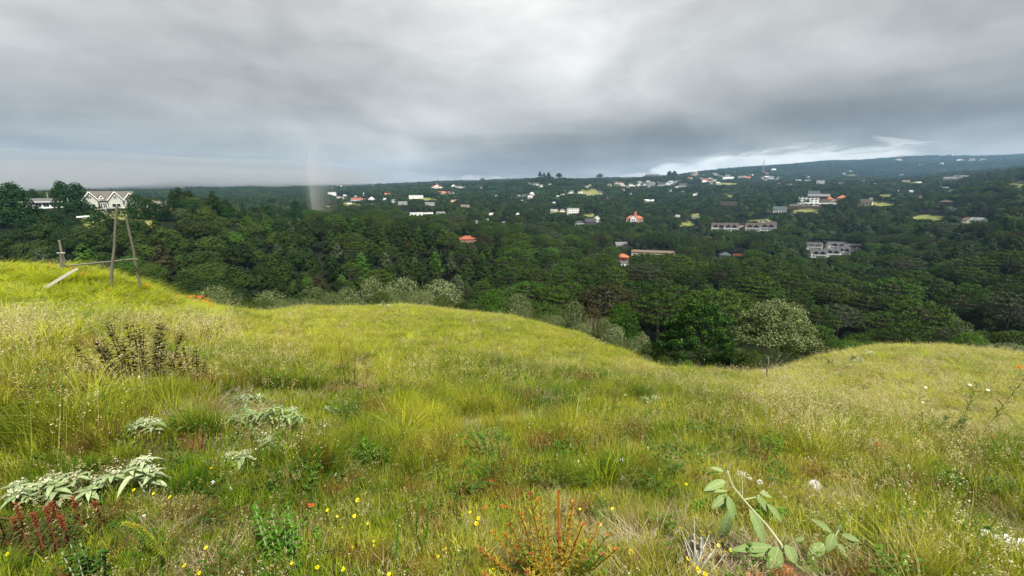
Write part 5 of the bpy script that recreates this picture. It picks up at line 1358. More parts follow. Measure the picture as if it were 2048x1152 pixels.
# split stump
b = at(1386, 1125, 1.62); o = empty('stump', (b.x, b.y, h1(b.x, b.y)))
def stump(m):
    z0 = h1(b.x, b.y); H_ = at(1386, 1058, 1.62).z - z0
    for i in range(9):
        a = i * .7; r = .024; q = Vector((b.x + r * math.cos(a), b.y + r * math.sin(a), z0 - .05)); m.tube([q, q + Vector((rng.normal(0, .004), 0, H_ * .6)), q + Vector((rng.normal(0, .006), 0, H_ * rng.uniform(.75, 1.08)))], [.014, .012, .006], 5)
part(o, 'splintered_wood', M_WOODL, stump)
tag(o, 'grey splintered stump beside the big soft leaves at the bottom', 'stump')
def rock(px, py, wpx, hpx, mat, name, label, cat_, lo=1.2, hi=30):
    g = ground(px, py, lo, hi); k = g[1] / F; V = []; n, mm_ = 12, 8; fs = []
    for i in range(mm_ + 1):
        ph = math.pi * i / mm_
        for j in range(n):
            t = 2 * math.pi * j / n; q = 1 + .16 * math.sin(3 * t + px) * math.sin(2 * ph + 1) + .09 * math.sin(7 * t + 4 * ph)
            V.append((wpx * k / 2 * q * math.sin(ph) * math.cos(t), wpx * k * .4 * q * math.sin(ph) * math.sin(t), hpx * k * .55 * q * math.cos(ph)))
    for i in range(mm_):
        for j in range(n): fs.append((i * n + j, (i + 1) * n + j, (i + 1) * n + (j + 1) % n, i * n + (j + 1) % n))
    m = MB().add(V, fs); r = m.build(name, mat, None, (g[0], g[1], g[2] + hpx * k * .35)); tag(r, label, cat_)
rock(1626, 985, 34, 34, M_ROCKW, 'stone', 'white stone half hidden by rusty grass in the right foreground', 'stone')
rock(1474, 912, 16, 14, M_ROCKW, 'stone', 'small white stone in grass beyond the big soft leaves', 'stone')
rock(1038, 806, 12, 12, M_ROCKW, 'stone', 'small white stone beside the bleached litter patch', 'stone')
rock(1541, 776, 9, 9, M_ROCKW, 'stone', 'tiny white stone in front of the pale tree', 'stone')
rock(1440, 1130, 34, 22, M_BRICK, 'brick_lump', 'broken red brick lump beside the splintered stump', 'brick')
rock(1566, 1152, 60, 22, M_BRICK, 'clay_clod', 'red clay clod under the big soft leaves', 'clod')
rock(1508, 1156, 44, 18, M_BRICK, 'clay_clod', 'smaller red clay clod left under the big soft leaves', 'clod')
g = ground(2024, 1110, 1.2, 4); m = MB(); nx, ny = 12, 6
Vs = [((i / nx - .5) * .30, (j / ny - .5) * .11, .02 + .012 * math.sin(i * 1.7 + j) + .008 * math.sin(j * 2.3) + (.0 if q_ else -.012)) for q_ in (1, 0) for i in range(nx + 1) for j in range(ny + 1)]
fs = []; n1_ = (nx + 1) * (ny + 1)
for i in range(nx):
    for j in range(ny):
        a = i * (ny + 1) + j; fs.append((a, a + ny + 1, a + ny + 2, a + 1)); fs.append((n1_ + a, n1_ + a + 1, n1_ + a + ny + 2, n1_ + a + ny + 1))
m.add(Vs, fs); r = m.build('white_board', M_SHEET, None, (g[0], g[1], g[2] + .05)); r.rotation_euler = (.25, .12, -.25); tag(r, 'crumpled white board lying in grass at the right edge', 'board')

# ------------------------------------------------------------------ single plants of the foreground
P_SOFT = leafmat('soft_leaf_green', (.15, .22, .07), (.22, .30, .11), .25, .15, 20)
P_SILV = leafmat('silvery_leaf', (.17, .25, .09), (.42, .48, .28), .3, .7, 14)
P_SSTEM = leafmat('soft_stem', (.30, .30, .17), (.38, .38, .24), .05, .2, 12)
P_HERB = leafmat('herb_leaf', (.05, .15, .012), (.13, .25, .025), .35, .3, 8)
P_DHERB = leafmat('dark_herb_leaf', (.03, .075, .012), (.07, .12, .025), .25, .3, 8)
P_BROWN = leafmat('brown_leaf', (.045, .045, .018), (.09, .075, .03), .2, .4, 6)
P_BLACK = leafmat('dark_stem', (.022, .015, .012), (.05, .03, .02), 0, .2, 6)
P_RED = leafmat('red_spike', (.16, .025, .02), (.25, .06, .03), .1, .4, 9)
P_ORNG = leafmat('orange_stem', (.26, .075, .012), (.36, .16, .03), .1, .3, 9)
P_YNEED = leafmat('yellow_needles', (.20, .25, .02), (.36, .26, .04), .3, .6, 14)
P_YEL = leafmat('yellow_petals', (.75, .62, .01), (.85, .70, .02), .2, .1, 9)
P_WHT = leafmat('white_petals', (.68, .67, .60), (.78, .77, .70), .2, .2, 9)
P_CREAM = leafmat('cream_umbel', (.46, .46, .32), (.58, .56, .42), .2, .4, 30)
P_FLAME = leafmat('flame_petals', (.62, .07, .02), (.75, .14, .03), .2, .2, 9)
def zz(a, b): return 1380 + a * .3262, 864 + b * .3262
# big soft-leaved plant
o = empty('soft_leaf_plant', tuple(at(1580, 1175, 1.55)))
def stem_px(nm, L, r0, r1, mat=P_SSTEM):
    pts_ = [at(*zz(a, b), y) for a, b, y in L]; n = len(pts_)
    part(o, nm, mat, lambda m: m.tube(pts_, [r0 + (r1 - r0) * i / (n - 1) for i in range(n)], 6))
stem_px('stem', [(620, 960, 1.55), (560, 690, 1.60), (470, 570, 1.66), (350, 440, 1.72), (260, 330, 1.77), (225, 230, 1.80)], .0065, .003)
stem_px('stem', [(620, 960, 1.55), (700, 830, 1.58), (800, 720, 1.62), (890, 640, 1.66), (915, 590, 1.68)], .006, .003)
stem_px('stem', [(320, 410, 1.74), (320, 330, 1.76), (322, 260, 1.78)], .003, .002)
stem_px('stem', [(330, 415, 1.73), (400, 400, 1.74), (460, 370, 1.76)], .003, .002)
def fan_leaf(par, a, b, c, d, wz, Y0, dy, mat=P_SOFT, fold=.22):
    A_, B_ = at(*zz(a, b), Y0), at(*zz(c, d), Y0 + dy); L_ = (B_ - A_).length
    m = MB(); dirv = (B_ - A_).normalized(); up = Vector((0, -.55, .85)); side = dirv.cross(up).normalized(); nr = side.cross(dirv).normalized()
    n = 10; W_ = wz * .3262 * Y0 / F * .92; vs = []
    for i in range(n + 1):
        t = i / n; wd = W_ * .5 * (math.sin(math.pi * t ** .82) ** .75 if 0 < t < 1 else .01) * (1 + .04 * math.sin(i * 2.1)); cpt = A_.lerp(B_, t) + nr * (.07 * L_ * math.sin(math.pi * t))
        for q in (-1, -.5, 0, .5, 1): vs.append(cpt + side * wd * q + nr * (fold * wd * abs(q) ** 1.5) + nr * (.0016 * (i % 2) * (1 - abs(abs(q) - .5) * 2)))
    for i in range(n):
        for q in range(4):
            k = i * 5 + q; m.f.append((k, k + 1, k + 6, k + 5)); m.mi.append(0)
    m.v = [tuple(v) for v in vs]
    m.tube([A_.lerp(B_, t) + nr * (.07 * L_ * math.sin(math.pi * t) + .0006) for t in (0, .25, .5, .75, .97)], [.0016, .0014, .0011, .0008, .0004], 5, mi=1)
    for t in (.2, .34, .48, .62, .76):
        for sg in (-1, 1):
            wd = W_ * .5 * math.sin(math.pi * t ** .82) ** .75 * .85; c0 = A_.lerp(B_, t) + nr * (.07 * L_ * math.sin(math.pi * t) + .0004); c1 = A_.lerp(B_, min(t + .13, .98)) + side * wd * sg + nr * (.07 * L_ * math.sin(math.pi * min(t + .13, 1)) + fold * wd + .0006); m.tube([c0, c0.lerp(c1, .5) - nr * .0006, c1], [.0008, .0006, .0003], 3, mi=1)
    r = rel(par, m).build('leaf', [mat, P_SSTEM], par); r.data.shade_smooth(); return r
for row in [(215,300,82,362,62,1.75,-.05),(205,240,120,218,32,1.78,0),(222,385,130,470,56,1.74,-.04),(232,392,262,540,66,1.72,-.06),(225,362,88,366,26,1.75,0),(244,470,180,655,92,1.72,.02),
 (362,470,452,690,84,1.70,-.06),(410,388,478,495,60,1.74,-.03),(470,440,566,560,50,1.72,-.04),(425,372,502,404,34,1.75,0),(216,232,250,200,20,1.8,0),(222,380,196,480,44,1.73,0),
 (505,706,242,726,70,1.62,-.03),(508,716,350,758,66,1.61,-.02),(540,702,482,885,112,1.60,-.08),(582,690,650,812,96,1.60,-.05),(636,800,792,885,66,1.56,-.04),(640,668,702,650,34,1.63,0),
 (868,618,736,530,52,1.66,.03),(880,622,836,735,74,1.65,-.04),(824,684,716,772,84,1.63,-.02),(930,632,1042,672,48,1.66,-.02),(898,684,1032,842,78,1.64,-.05),(900,602,925,568,36,1.68,0),(950,640,1010,705,40,1.66,-.02),(380,560,372,668,60,1.70,.05)]:
    fan_leaf(o, *row)
def umbel(par, c, r, n=46, mat=P_CREAM, s=.006):
    P = np.array(c) + rng.normal(0, 1, (n, 3)) * r * (.5, .5, .22); V, Fq = leaves(P, np.tile((0, -.4, 1.), (n, 1)), s, .6)
    V -= np.array(par.location); link('flower_head', np_mesh('flower_head', V, Fq, mat), par)
umbel(o, at(*zz(320, 258), 1.78), .020, 120); umbel(o, at(*zz(455, 368), 1.76), .010, 50); umbel(o, at(*zz(228, 245), 1.8), .008, 40)
tag(o, 'tall plant with large soft pale green leaves at the bottom right', 'plant')

def whorl(m, c, L, W, n, droop=.5, up=.35, mi=0, a0=0, az_=(0, 6.283)):
    for i in range(n):
        a = a0 + az_[0] + (az_[1] - az_[0]) * i / n + rng.uniform(-.2, .2); l = L * rng.uniform(.45, 1.12)
        m.leaf(c, (math.cos(a), math.sin(a), up + rng.uniform(-.35, .45)), (0, 0, 1), l, W * l / L, droop * rng.uniform(.5, 1.5), .25, mi)
def silver(px, base, wpx, hpx, nst, Lpx, label, lo=1.3, hi=30, mat=None, name='silver_leaf_plant', wr=.26, flower=.3):
    Lpx *= .86; wr *= .82; nst = int(nst * 1.25)
    g = ground(px, base, lo, hi); k = g[1] / F; o = empty(name, g); st = MB(); lv = MB(); fl = []
    for i in range(nst):
        t = (i + .5) / nst - .5; top = Vector((t * wpx * k * .92, rng.uniform(-.12, .12) * wpx * k, hpx * k * rng.uniform(.6, 1.0) * (1 - .5 * abs(t))))
        root = Vector((t * wpx * k * .35, rng.uniform(-.05, .05), -.03)); mid = root.lerp(top, .55) + Vector((0, 0, hpx * k * .12))
        st.tube([root, mid, top], [.004 * g[1] / 3 + .002, .004, .0025], 5)
        whorl(lv, top, Lpx * k, Lpx * k * wr, 7); whorl(lv, mid.lerp(top, .5), Lpx * k * 1.15, Lpx * k * wr * 1.2, 4, a0=i)
        whorl(lv, mid, Lpx * k * 1.2, Lpx * k * wr * 1.25, 3, a0=i * 2); whorl(lv, top, Lpx * k * .4, Lpx * k * .12, 4, .1, 1.2)
        if rng.random() < flower: fl.append(top)
    st.build('stem', P_SSTEM, o); r = lv.build('leaves', mat or P_SILV, o)
    for c in fl:
        P = np.array(c) + (0, 0, .02) + rng.normal(0, 1, (50, 3)) * Lpx * k * (.22, .22, .10); V, Fq = leaves(P, np.tile((0, 0, 1.), (50, 1)), Lpx * k * .12, .6); link('flower_head', np_mesh('flower_head', V, Fq, P_CREAM), o)
    tag(o, label, 'plant'); return o
silver(545, 868, 190, 75, 13, 26, 'wide silvery leaved plant with drooping leaves in the left foreground')
silver(500, 812, 60, 30, 4, 22, 'silvery plant tip rising behind the wide silvery plant', name='silver_leaf_plant')
silver(298, 872, 62, 38, 3, 34, 'small silvery broad leaved plant on the bare patch', wr=.4)
silver(130, 1015, 240, 90, 9, 46, 'largest silvery plant with flower heads at the left edge', wr=.34, flower=.6)
silver(300, 990, 80, 95, 3, 46, 'silvery plant with one flower head right of the largest one', wr=.34, flower=.8)
silver(478, 945, 74, 58, 3, 38, 'silvery plant by rusty grass below the wide silvery plant', wr=.32, flower=.7)
silver(1298, 818, 44, 34, 2, 20, 'single small silvery plant in the middle of the grass')
silver(655, 835, 50, 24, 3, 18, 'small silvery plant right of the wide silvery one')
silver(540, 912, 70, 36, 3, 30, 'pale leaved plant between the two dark herb patches', wr=.3, flower=0)
def herb(px, base, wpx, hpx, nst, Lpx, label, mat=None, dark=False, wr=.3, stemmat=None, lean=0.0, lo=1.3, hi=30, name='leafy_herb', per=9):
    g = ground(px, base, lo, hi); k = g[1] / F; o = empty(name, g); st = MB(); lv = MB()
    for i in range(nst):
        t = (i + .5) / nst - .5 + rng.uniform(-.06, .06); hh = hpx * k * rng.uniform(.65, 1.05)
        root = Vector((t * wpx * k * .5, rng.uniform(-.2, .2) * wpx * k, -.03)); top = Vector((t * wpx * k + lean * hh, root.y * 1.4, hh))
        st.tube([root, root.lerp(top, .5) + Vector((0, 0, .05 * hh)), top], [.0022 + .0006 * g[1], .002 + .0004 * g[1], .0015], 4)
        for j in range(per):
            q = .25 + .75 * j / (per - 1); c = root.lerp(top, q); whorl(lv, c, Lpx * k * (1.15 - .55 * q), Lpx * k * wr, 3, .35, .5, a0=j * 1.1)
    st.build('stem', stemmat or (P_BLACK if dark else P_SSTEM), o); lv.build('leaves', mat or P_HERB, o); tag(o, label, 'plant'); return o
herb(570, 1130, 130, 150, 12, 24, 'bright green leafy herb clump at the bottom left of centre')
herb(620, 1115, 60, 80, 5, 22, 'lower leafy herb right beside the bright herb clump')
herb(180, 1175, 110, 110, 7, 30, 'dark green leafy herb clump in the bottom left corner area', mat=P_DHERB)
herb(545, 905, 110, 62, 10, 14, 'dense fine dark herb under the wide silvery plant', mat=P_DHERB)
herb(760, 940, 60, 70, 4, 16, 'fresh green twiggy herb with dark stems left of centre', dark=True)
herb(725, 925, 50, 60, 4, 16, 'yellowish twiggy herb left of the fresh twiggy one')
herb(985, 925, 90, 100, 6, 16, 'leafy shrublet with long slanting dark stems in the centre', dark=True, lean=-.45)
herb(1010, 900, 50, 40, 4, 13, 'low light herb right of the slanting stems')
herb(1135, 828, 46, 44, 5, 12, 'small dark green herb near the bleached litter', mat=P_DHERB)
herb(1300, 850, 56, 46, 6, 12, 'pale green herb below the single silvery plant')
herb(1245, 842, 44, 34, 4, 12, 'dark low herb left of the pale green herb', mat=P_DHERB)
herb(1544, 925, 46, 56, 5, 14, 'fresh green herb above the flower head of the soft plant')
herb(1455, 880, 22, 24, 3, 14, 'tiny star-shaped herb among grass right of centre')
herb(1870, 870, 110, 60, 9, 14, 'spreading green herb around the base of the dark stalks', mat=P_DHERB)
herb(2000, 1010, 80, 60, 6, 22, 'yellow green leafy herb near the right edge')
herb(1530, 1050, 60, 60, 5, 24, 'grass green herb behind the lower soft leaves')
herb(1395, 1030, 50, 50, 4, 16, 'leafy herb behind the splintered stump')
herb(300, 1095, 50, 60, 4, 16, 'yellow green herb below the goldenrod spike')
herb(425, 690, 50, 46, 6, 10, 'thin leafy herb right of the brown shrublet', mat=P_BROWN, dark=True)
# brown leafy shrublets
herb(275, 766, 195, 130, 20, 20, 'dark brown leafy shrublet rising from the grass on the left', mat=P_BROWN, dark=True, wr=.34, name='brown_shrublet', per=12)
herb(380, 772, 80, 84, 8, 18, 'smaller dark shrublet right of the brown one', mat=P_BROWN, dark=True, name='brown_shrublet')
herb(700, 786, 66, 108, 3, 9, 'three thin dark twigs with tiny leaves left of centre', mat=P_DHERB, dark=True, name='thin_twigs', per=14)
herb(1950, 880, 34, 168, 1, 30, 'tall dark leaning stalk with needle leaves at the right', mat=P_DHERB, dark=True, lean=.42, wr=.1, name='dark_stalk', per=16)
herb(1914, 862, 24, 130, 1, 26, 'shorter dark upright stalk left of the leaning one', mat=P_DHERB, dark=True, lean=.12, wr=.1, name='dark_stalk', per=12)
for px, b, w_, h_, lb in ((1654, 742, 14, 26, 'leftmost dark upright weed on the right mound'), (1703, 726, 16, 18, 'dark weed above the white flowers on the right mound'), (1727, 722, 18, 16, 'dark weed right of the one above the white flowers'),
                          (1778, 706, 22, 14, 'dark bushy weed on the skyline of the right mound'), (1672, 745, 16, 16, 'dark low weed left of the white flowers'), (1160, 714, 8, 12, 'single dark weed on the smooth central slope'), (118, 742, 14, 70, 'dark single weed in the lower left tufts')):
    herb(px, b, w_, h_, 5 if w_ > 12 else 2, 5, lb, mat=P_DHERB, dark=True, name='dark_weed', lo=3, hi=40)
# red spike weeds at the lower left
for i, (px, tp, b) in enumerate([(8, 936, 1100), (27, 958, 1095), (66, 942, 1110), (60, 985, 1110), (124, 950, 1110), (146, 944, 1100), (152, 980, 1110), (172, 952, 1060), (95, 972, 1110), (216, 965, 1060)]):
    g = ground(px, b + 20, 1.3, 4); k = g[1] / F; o = empty('red_spike_weed', g); hh = (proj(*g)[1] - tp) * k * .92; st = MB(); lf_ = MB(); hd = MB()
    lean = rng.uniform(-.08, .08); T = Vector((lean * hh, 0, hh)); st.tube([(0, 0, -.03), T * .5, T], [.004, .0035, .002], 5)
    for j in range(16): whorl(lf_, T * (.1 + .045 * j), .07, .010, 3, .5, .5, a0=j)
    for j in range(26):
        q = .72 + .28 * j / 25; c = T * q; a = j * 2.4; hd.leaf(c, (math.cos(a), math.sin(a), .6), (0, 0, 1), .018, .010, .1, .3, n=2)
    st.build('stem', P_RED, o); lf_.build('leaves', P_BROWN, o); hd.build('flower_spike', P_RED, o)
    tag(o, ['leftmost', 'second', 'third', 'fourth', 'sixth', 'seventh', 'eighth', 'ninth', 'fifth', 'rightmost, isolated'][i] + ' dark red flower spike from the left edge of the photo', 'plant', 'dark red spike weeds')
# orange spurge clump in the bottom centre
g = ground(1115, 1168, 1.2, 4); k = g[1] / F; o = empty('spurge_clump', g)
main = [(1118, 1165, 0), (1116, 1100, 0), (1114, 1040, 0), (1117, 985, 0)]
br = [(1117, 985)] + [(1042, 1030), (985, 1065), (960, 1100), (1010, 1070), (1075, 1040), (1060, 990), (1146, 1005), (1165, 1050), (1196, 1050), (1215, 1072), (1232, 1100), (1180, 1085), (1140, 1030), (1095, 1060), (1035, 1095), (985, 1120), (1000, 1140), (1062, 1110), (1190, 1130), (1225, 1145), (1150, 1090), (1130, 1130), (1085, 1125), (1055, 1145), (1170, 1150), (950, 1130), (968, 1150), (1076, 1000), (1020, 1050), (1205, 1110)]
for i, (px, py) in enumerate(br):
    Yb = g[1] + rng.uniform(-.16, .16); tip = at(px, py, Yb); root = Vector(g) + Vector((rng.uniform(-.03, .03), rng.uniform(-.03, .03), 0)); mid = root.lerp(tip, .5) + Vector(((tip.x - root.x) * .15, 0, -.02))
    thick = .0065 if i == 0 else .0032
    rr_ = part(o, 'branch', P_ORNG, lambda m: m.tube([root, mid, mid.lerp(tip, .6), tip], [thick, thick, thick * .85, thick * .7], 6))
    m = MB()
    for j in range(46):
        q = .2 + .78 * j / 45; c = root.lerp(mid, q * 2) if q < .5 else mid.lerp(tip, q * 2 - 1); a = j * 2.4
        if i == 0 and q > .5: continue
        m.leaf(c, (math.cos(a), math.sin(a), .7), (0, 0, 1), .044 * rng.uniform(.6, 1.1), .006, .1, .2, n=2)
    rel(o, m); r = m.build('needles', P_YNEED if i % 5 else P_HERB, o)
    m = MB()
    for j in range(10): a = j * 2.4; m.leaf(tip, (math.cos(a), math.sin(a), .9), (0, 0, 1), .014, .005, .1, .2, n=2)
    rel(o, m).build('tip', P_RED if i % 3 == 0 else P_ORNG, o)
tag(o, 'orange stemmed spurge clump with yellow needles at the bottom centre', 'plant')
# goldenrod spike, arching
o = empty('goldenrod', ground(322, 1160, 1.2, 4)); Yg = o.location.y; gp_ = [at(322, 1165, Yg), at(318, 1110, Yg), at(302, 1078, Yg), (at(278, 1055, Yg)), at(248, 1047, Yg)]
part(o, 'stem', P_HERB, lambda m: m.tube(gp_, [.003, .003, .0025, .002, .0015], 5)); m = MB()
for j in range(120):
    q = .25 + .75 * j / 119; i = min(int(q * 4), 3); c = gp_[i].lerp(gp_[i + 1], q * 4 - i); a = j * 2.4; m.leaf(c, (math.cos(a), math.sin(a), .4), (0, 0, 1), .017, .007, .1, .3, n=2)
rel(o, m).build('flower_spike', P_YNEED, o); tag(o, 'arching yellow green goldenrod spike in the bottom left', 'plant')
for px, b, tp, lb in ((850, 1100, 1000, 'upright greenish yellow spike right of the yellow flowers'), (790, 1130, 1035, 'short greenish yellow spike amid yellow flowers'), (830, 1080, 990, 'pale fuzzy spike left of the upright greenish one')):
    g = ground(px, b + 20, 1.2, 4); o = empty('weed_spike', g); T = at(px + 8, tp, g[1]) - Vector(g); MB().tube([(0, 0, -.02), T * .5, T], [.003, .0025, .0015], 5).build('stem', P_HERB, o); m = MB()
    for j in range(70): q = .35 + .65 * j / 69; a = j * 2.4; m.leaf(T * q, (math.cos(a), math.sin(a), .6), (0, 0, 1), .018 * (1.2 - q * .6), .006, .1, .3, n=2)
    m.build('flower_spike', P_HERB, o); tag(o, lb, 'plant')
# white branching weed by the stump
g = ground(1400, 1150, 1.2, 4); o = empty('white_twig_weed', g); m = MB(); m2 = MB()
for i in range(12):
    tip = at(1362 + i * 8 + rng.uniform(-4, 4), 1035 + rng.uniform(0, 70), g[1] + rng.uniform(-.08, .08)) - Vector(g); m.tube([(rng.uniform(-.03, .03), 0, -.02), tip * .5 + Vector((rng.uniform(-.03, .03), 0, 0)), tip], [.0020, .0017, .0010], 5)
    for j in range(8): a = j * 2.4; m2.leaf(tip, (math.cos(a), math.sin(a), .8), (0, 0, 1), .012, .006, .1, .3, n=2)
m.build('stem', P_WHT, o); m2.build('bud', P_YNEED, o); tag(o, 'white stemmed branching weed with yellow buds around the stump', 'plant')

# flowers, each one a plant of its own
def daisy(px, py, rpx, mat, name, label, group, petals=9, disc=True, hgt=26, facing=.6, cup=.25):
    g = ground(px, py + hgt, 1.2, 40); k = g[1] / F; c = at(px, py, g[1]) - Vector(g); o = empty(name, g)
    MB().tube([(rng.uniform(-.02, .02), 0, -.02), c * .6, c], [.0012 + .0003 * g[1]] * 3, 4).build('stem', G_STEM, o); m = MB(); r = rpx * k
    nrm = Vector((rng.uniform(-.4, .4), -facing, 1)).normalized(); u = nrm.cross(Vector((1, 0, 0))).normalized(); v = nrm.cross(u)
    for i in range(petals):
        a = i * 2 * math.pi / petals; d = u * math.cos(a) + v * math.sin(a) + nrm * cup; m.leaf(c, d, nrm, r * rng.uniform(.85, 1.1), r * .7, .05, .1, n=3)
    m.build('petals', mat, o)
    if disc: MB().tube([c, c + nrm * r * .25], [r * .35, r * .25], 7).build('disc', P_YEL if mat is P_WHT else P_ORNG, o)
    tag(o, label, 'flower', group)
YF = [(715,1000,7),(655,1020,5),(709,1032,6),(675,1033,4),(736,1047,5),(583,1055,5),(635,1070,6),(957,1037,6),(953,1047,7),(940,1024,4),(748,1082,5),(747,1091,4),(706,1094,5),(686,1138,7),(635,1134,7),(584,1126,5),(778,1148,6),(892,1097,5),(876,1112,5),(988,1138,6),
      (1262,1104,9),(1376,1117,7),(1396,1140,10),(1388,1128,6),(1201,1049,5),(1160,1018,4),(1225,1017,5),(1293,1023,5),(1321,1063,7),(124,1102,6),(15,1108,7),(340,994,5),(268,980,5),(269,1094,5),(369,1131,6),(399,1146,6),(412,1095,6),(307,987,4),(423,936,4),(1372,968,4),(1403,1115,5),(1410,1148,8),(685,1055,3),(799,1052,4),(843,1063,3),(1461,1100,6),(1437,1090,6)]
def where(px, py):
    if px < 450: h_ = 'left of the silvery stems' if py < 1000 else 'in the bottom left grass'
    elif px < 860: h_ = 'near the bright green herb clump' if px < 690 else 'among greenish spikes left of the spurge'
    elif px < 1100: h_ = 'left of the orange spurge'
    elif px < 1340: h_ = 'right of the orange spurge'
    else: h_ = 'around the splintered stump'
    return h_
W = {}
for px, py, r in sorted(YF): W.setdefault(where(px, py), []).append((px, py, r))
ORD = ['leftmost', 'second from left', 'third from left', 'fourth from left', 'fifth from left', 'sixth from left', 'seventh from left', 'eighth from left', 'ninth from left', 'tenth from left', 'eleventh from left', 'twelfth from left', 'thirteenth from left', 'fourteenth from left']
for h_, L in W.items():
    for i, (px, py, r) in enumerate(L): daisy(px, py, r * .82, P_YEL, 'yellow_flower', '%s yellow flower, %s' % ('small' if r < 6 else 'larger', h_ + ', ' + ORD[i]), 'yellow flowers in the foreground')
WF = sorted([(97,788,4),(84,797,4),(399,776,4),(278,754,3),(193,749,3),(160,765,3),(250,777,3),(366,782,3),(1374,866,4),(1366,872,3),(1295,895,3),(1284,873,2.5),(425,965,5),(288,1031,3.5),(1370,853,3),(1391,854,3),(1421,806,3),(1100,822,2.5),(1210,812,2.5),(1950,905,4),(1962,908,4),(2002,955,4),(1852,775,3),(1940,770,3),(1845,805,3),(1976,780,3),(1790,990,4),(1738,878,4),(1480,840,2.5),(1250,790,2.5)])
for i, (px, py, r) in enumerate(WF):
    side = 'left foreground' if px < 600 else ('middle grass' if px < 1500 else 'right hand grass'); j = [a for a in WF if ('left foreground' if a[0] < 600 else ('middle grass' if a[0] < 1500 else 'right hand grass')) == side].index((px, py, r))
    daisy(px, py, r * 1.1, P_WHT, 'white_flower', 'small white flower in the %s, %s' % (side, (ORD + ['fifteenth from left'] )[min(j, 14)]), 'small white flowers in the grass', 8, False, 18)
for px, py, r, lb in ((1519, 964, 6, 'round white seed puff right of the soft plant flower head'), (1500, 957, 4, 'smaller half open seed puff beside the round one')):
    g = ground(px, py + 40, 1.3, 6); c = at(px, py, g[1]) - Vector(g); k = g[1] / F; o = empty('seed_puff', g); MB().tube([(0, 0, -.02), c * .6, c], .0016, 4).build('stem', G_STEM, o)
    d = rng.normal(0, 1, (150, 3)); d /= np.linalg.norm(d, axis=1)[:, None]; V, Fq = leaves(np.array(c) + d * r * k * .9, d, r * k * .4, .4); link('seed_head', np_mesh('seed_head', V, Fq, P_WHT), o); tag(o, lb, 'flower')
# white flowered weeds on the right mound and by the gully
for i, (px, py, w_, lb) in enumerate([(1683, 742, 26, 'patch of white flowered weed, widest on the right mound'), (1712, 731, 22, 'white flowered weed right of the widest patch'), (1738, 716, 16, 'white flowered weed high on the right mound'), (1535, 722, 10, 'white flowered weed beside the fence post'),
     (155, 548, 28, 'white flowered weed behind the wooden beam'), (770, 622, 26, 'pale flowered weed on the central crest'), (1190, 690, 30, 'pale flowered weed on the descending meadow edge')]):
    g = ground(px, py, 4, 40); k = g[1] / F; o = empty('white_flower_weed', g); st = MB(); P = []
    for j in range(14):
        c = Vector((rng.uniform(-.5, .5) * w_ * k, rng.uniform(-.4, .4) * w_ * k, rng.uniform(8, 18) * k)); st.tube([(c.x * .4, c.y * .4, -.03), c], .004, 3); P.append(np.array(c) + rng.normal(0, 1, (12, 3)) * (1.8 * k, 1.8 * k, .5 * k))
    st.build('stem', P_DHERB, o); V, Fq = leaves(np.concatenate(P), np.tile((0, 0, 1.), (168, 1)), 1.3 * k, 1.0); link('flower_head', np_mesh('flower_head', V, Fq, P_WHT if i < 5 else P_CREAM), o); tag(o, lb, 'plant', 'white flowered weeds')
# flame coloured flowers
RF = [(372,597,6),(383,594,6),(393,600,7),(400,596,7),(408,604,7),(414,600,6),(421,607,6),(420,613,6),(98,531,5),(110,533,5),(128,530,5),(147,536,5),(218,580,5),(285,571,6),(291,573,5),(303,577,4),(163,548,5),(75,538,4),(30,541,4),(186,540,4),(355,590,4),
      (1855,866,4),(1805,912,5),(1820,914,4),(1758,890,4),(1945,884,5),(1929,876,4),(1790,846,4),(2040,735,6),(1983,872,4),(30,695,5),(52,697,4),(808,770,5),(775,798,5),(800,796,4),(970,1015,5),(1008,1012,5),(1575,885,5),(622,1010,6),(982,960,4),(1560,888,4)]
RF.sort(); zc = {}
for px, py, r in RF:
    z_ = 'on the right end of the left mound' if px < 430 and px > 340 and py < 640 else ('on the crest of the left mound' if py < 600 else ('low at the left edge' if px < 100 else ('in the middle foreground' if px < 1500 else 'in the right hand grass')))
    zc.setdefault(z_, []).append((px, py, r))
for z_, L in zc.items():
    for i, (px, py, r) in enumerate(L):
        g = ground(px, py + (14 if py < 640 else 26), 1.2, 30); k = g[1] / F; c = at(px, py, g[1]) - Vector(g); o = empty('flame_flower', g); st = MB(); fl = MB()
        st.tube([(0, 0, -.03), c * .6 + Vector((.01, 0, 0)), c], .0025 * (1 + g[1] / 8), 4)
        for j in range(7): whorl(fl, c + Vector((rng.uniform(-1, 1) * r * k, rng.uniform(-1, 1) * r * k, rng.uniform(-.6, .6) * r * k)), r * k * .8, r * k * .35, 4, .2, .4)
        st.build('stem', P_HERB, o); fl.build('petals', P_FLAME, o)
        lv = MB()
        for j in range(5): a = j * 1.3; lv.leaf((0, 0, 0), (.3 * math.cos(a), .3 * math.sin(a), 1), (math.cos(a + 1.57), math.sin(a + 1.57), 0), c.length * .8, .012 * (1 + g[1] / 8), .2, .1)
        lv.build('leaves', P_HERB, o); tag(o, 'red orange flower %s, %s' % (z_, ORD[min(i, 13)]), 'flower', 'red orange flowers')
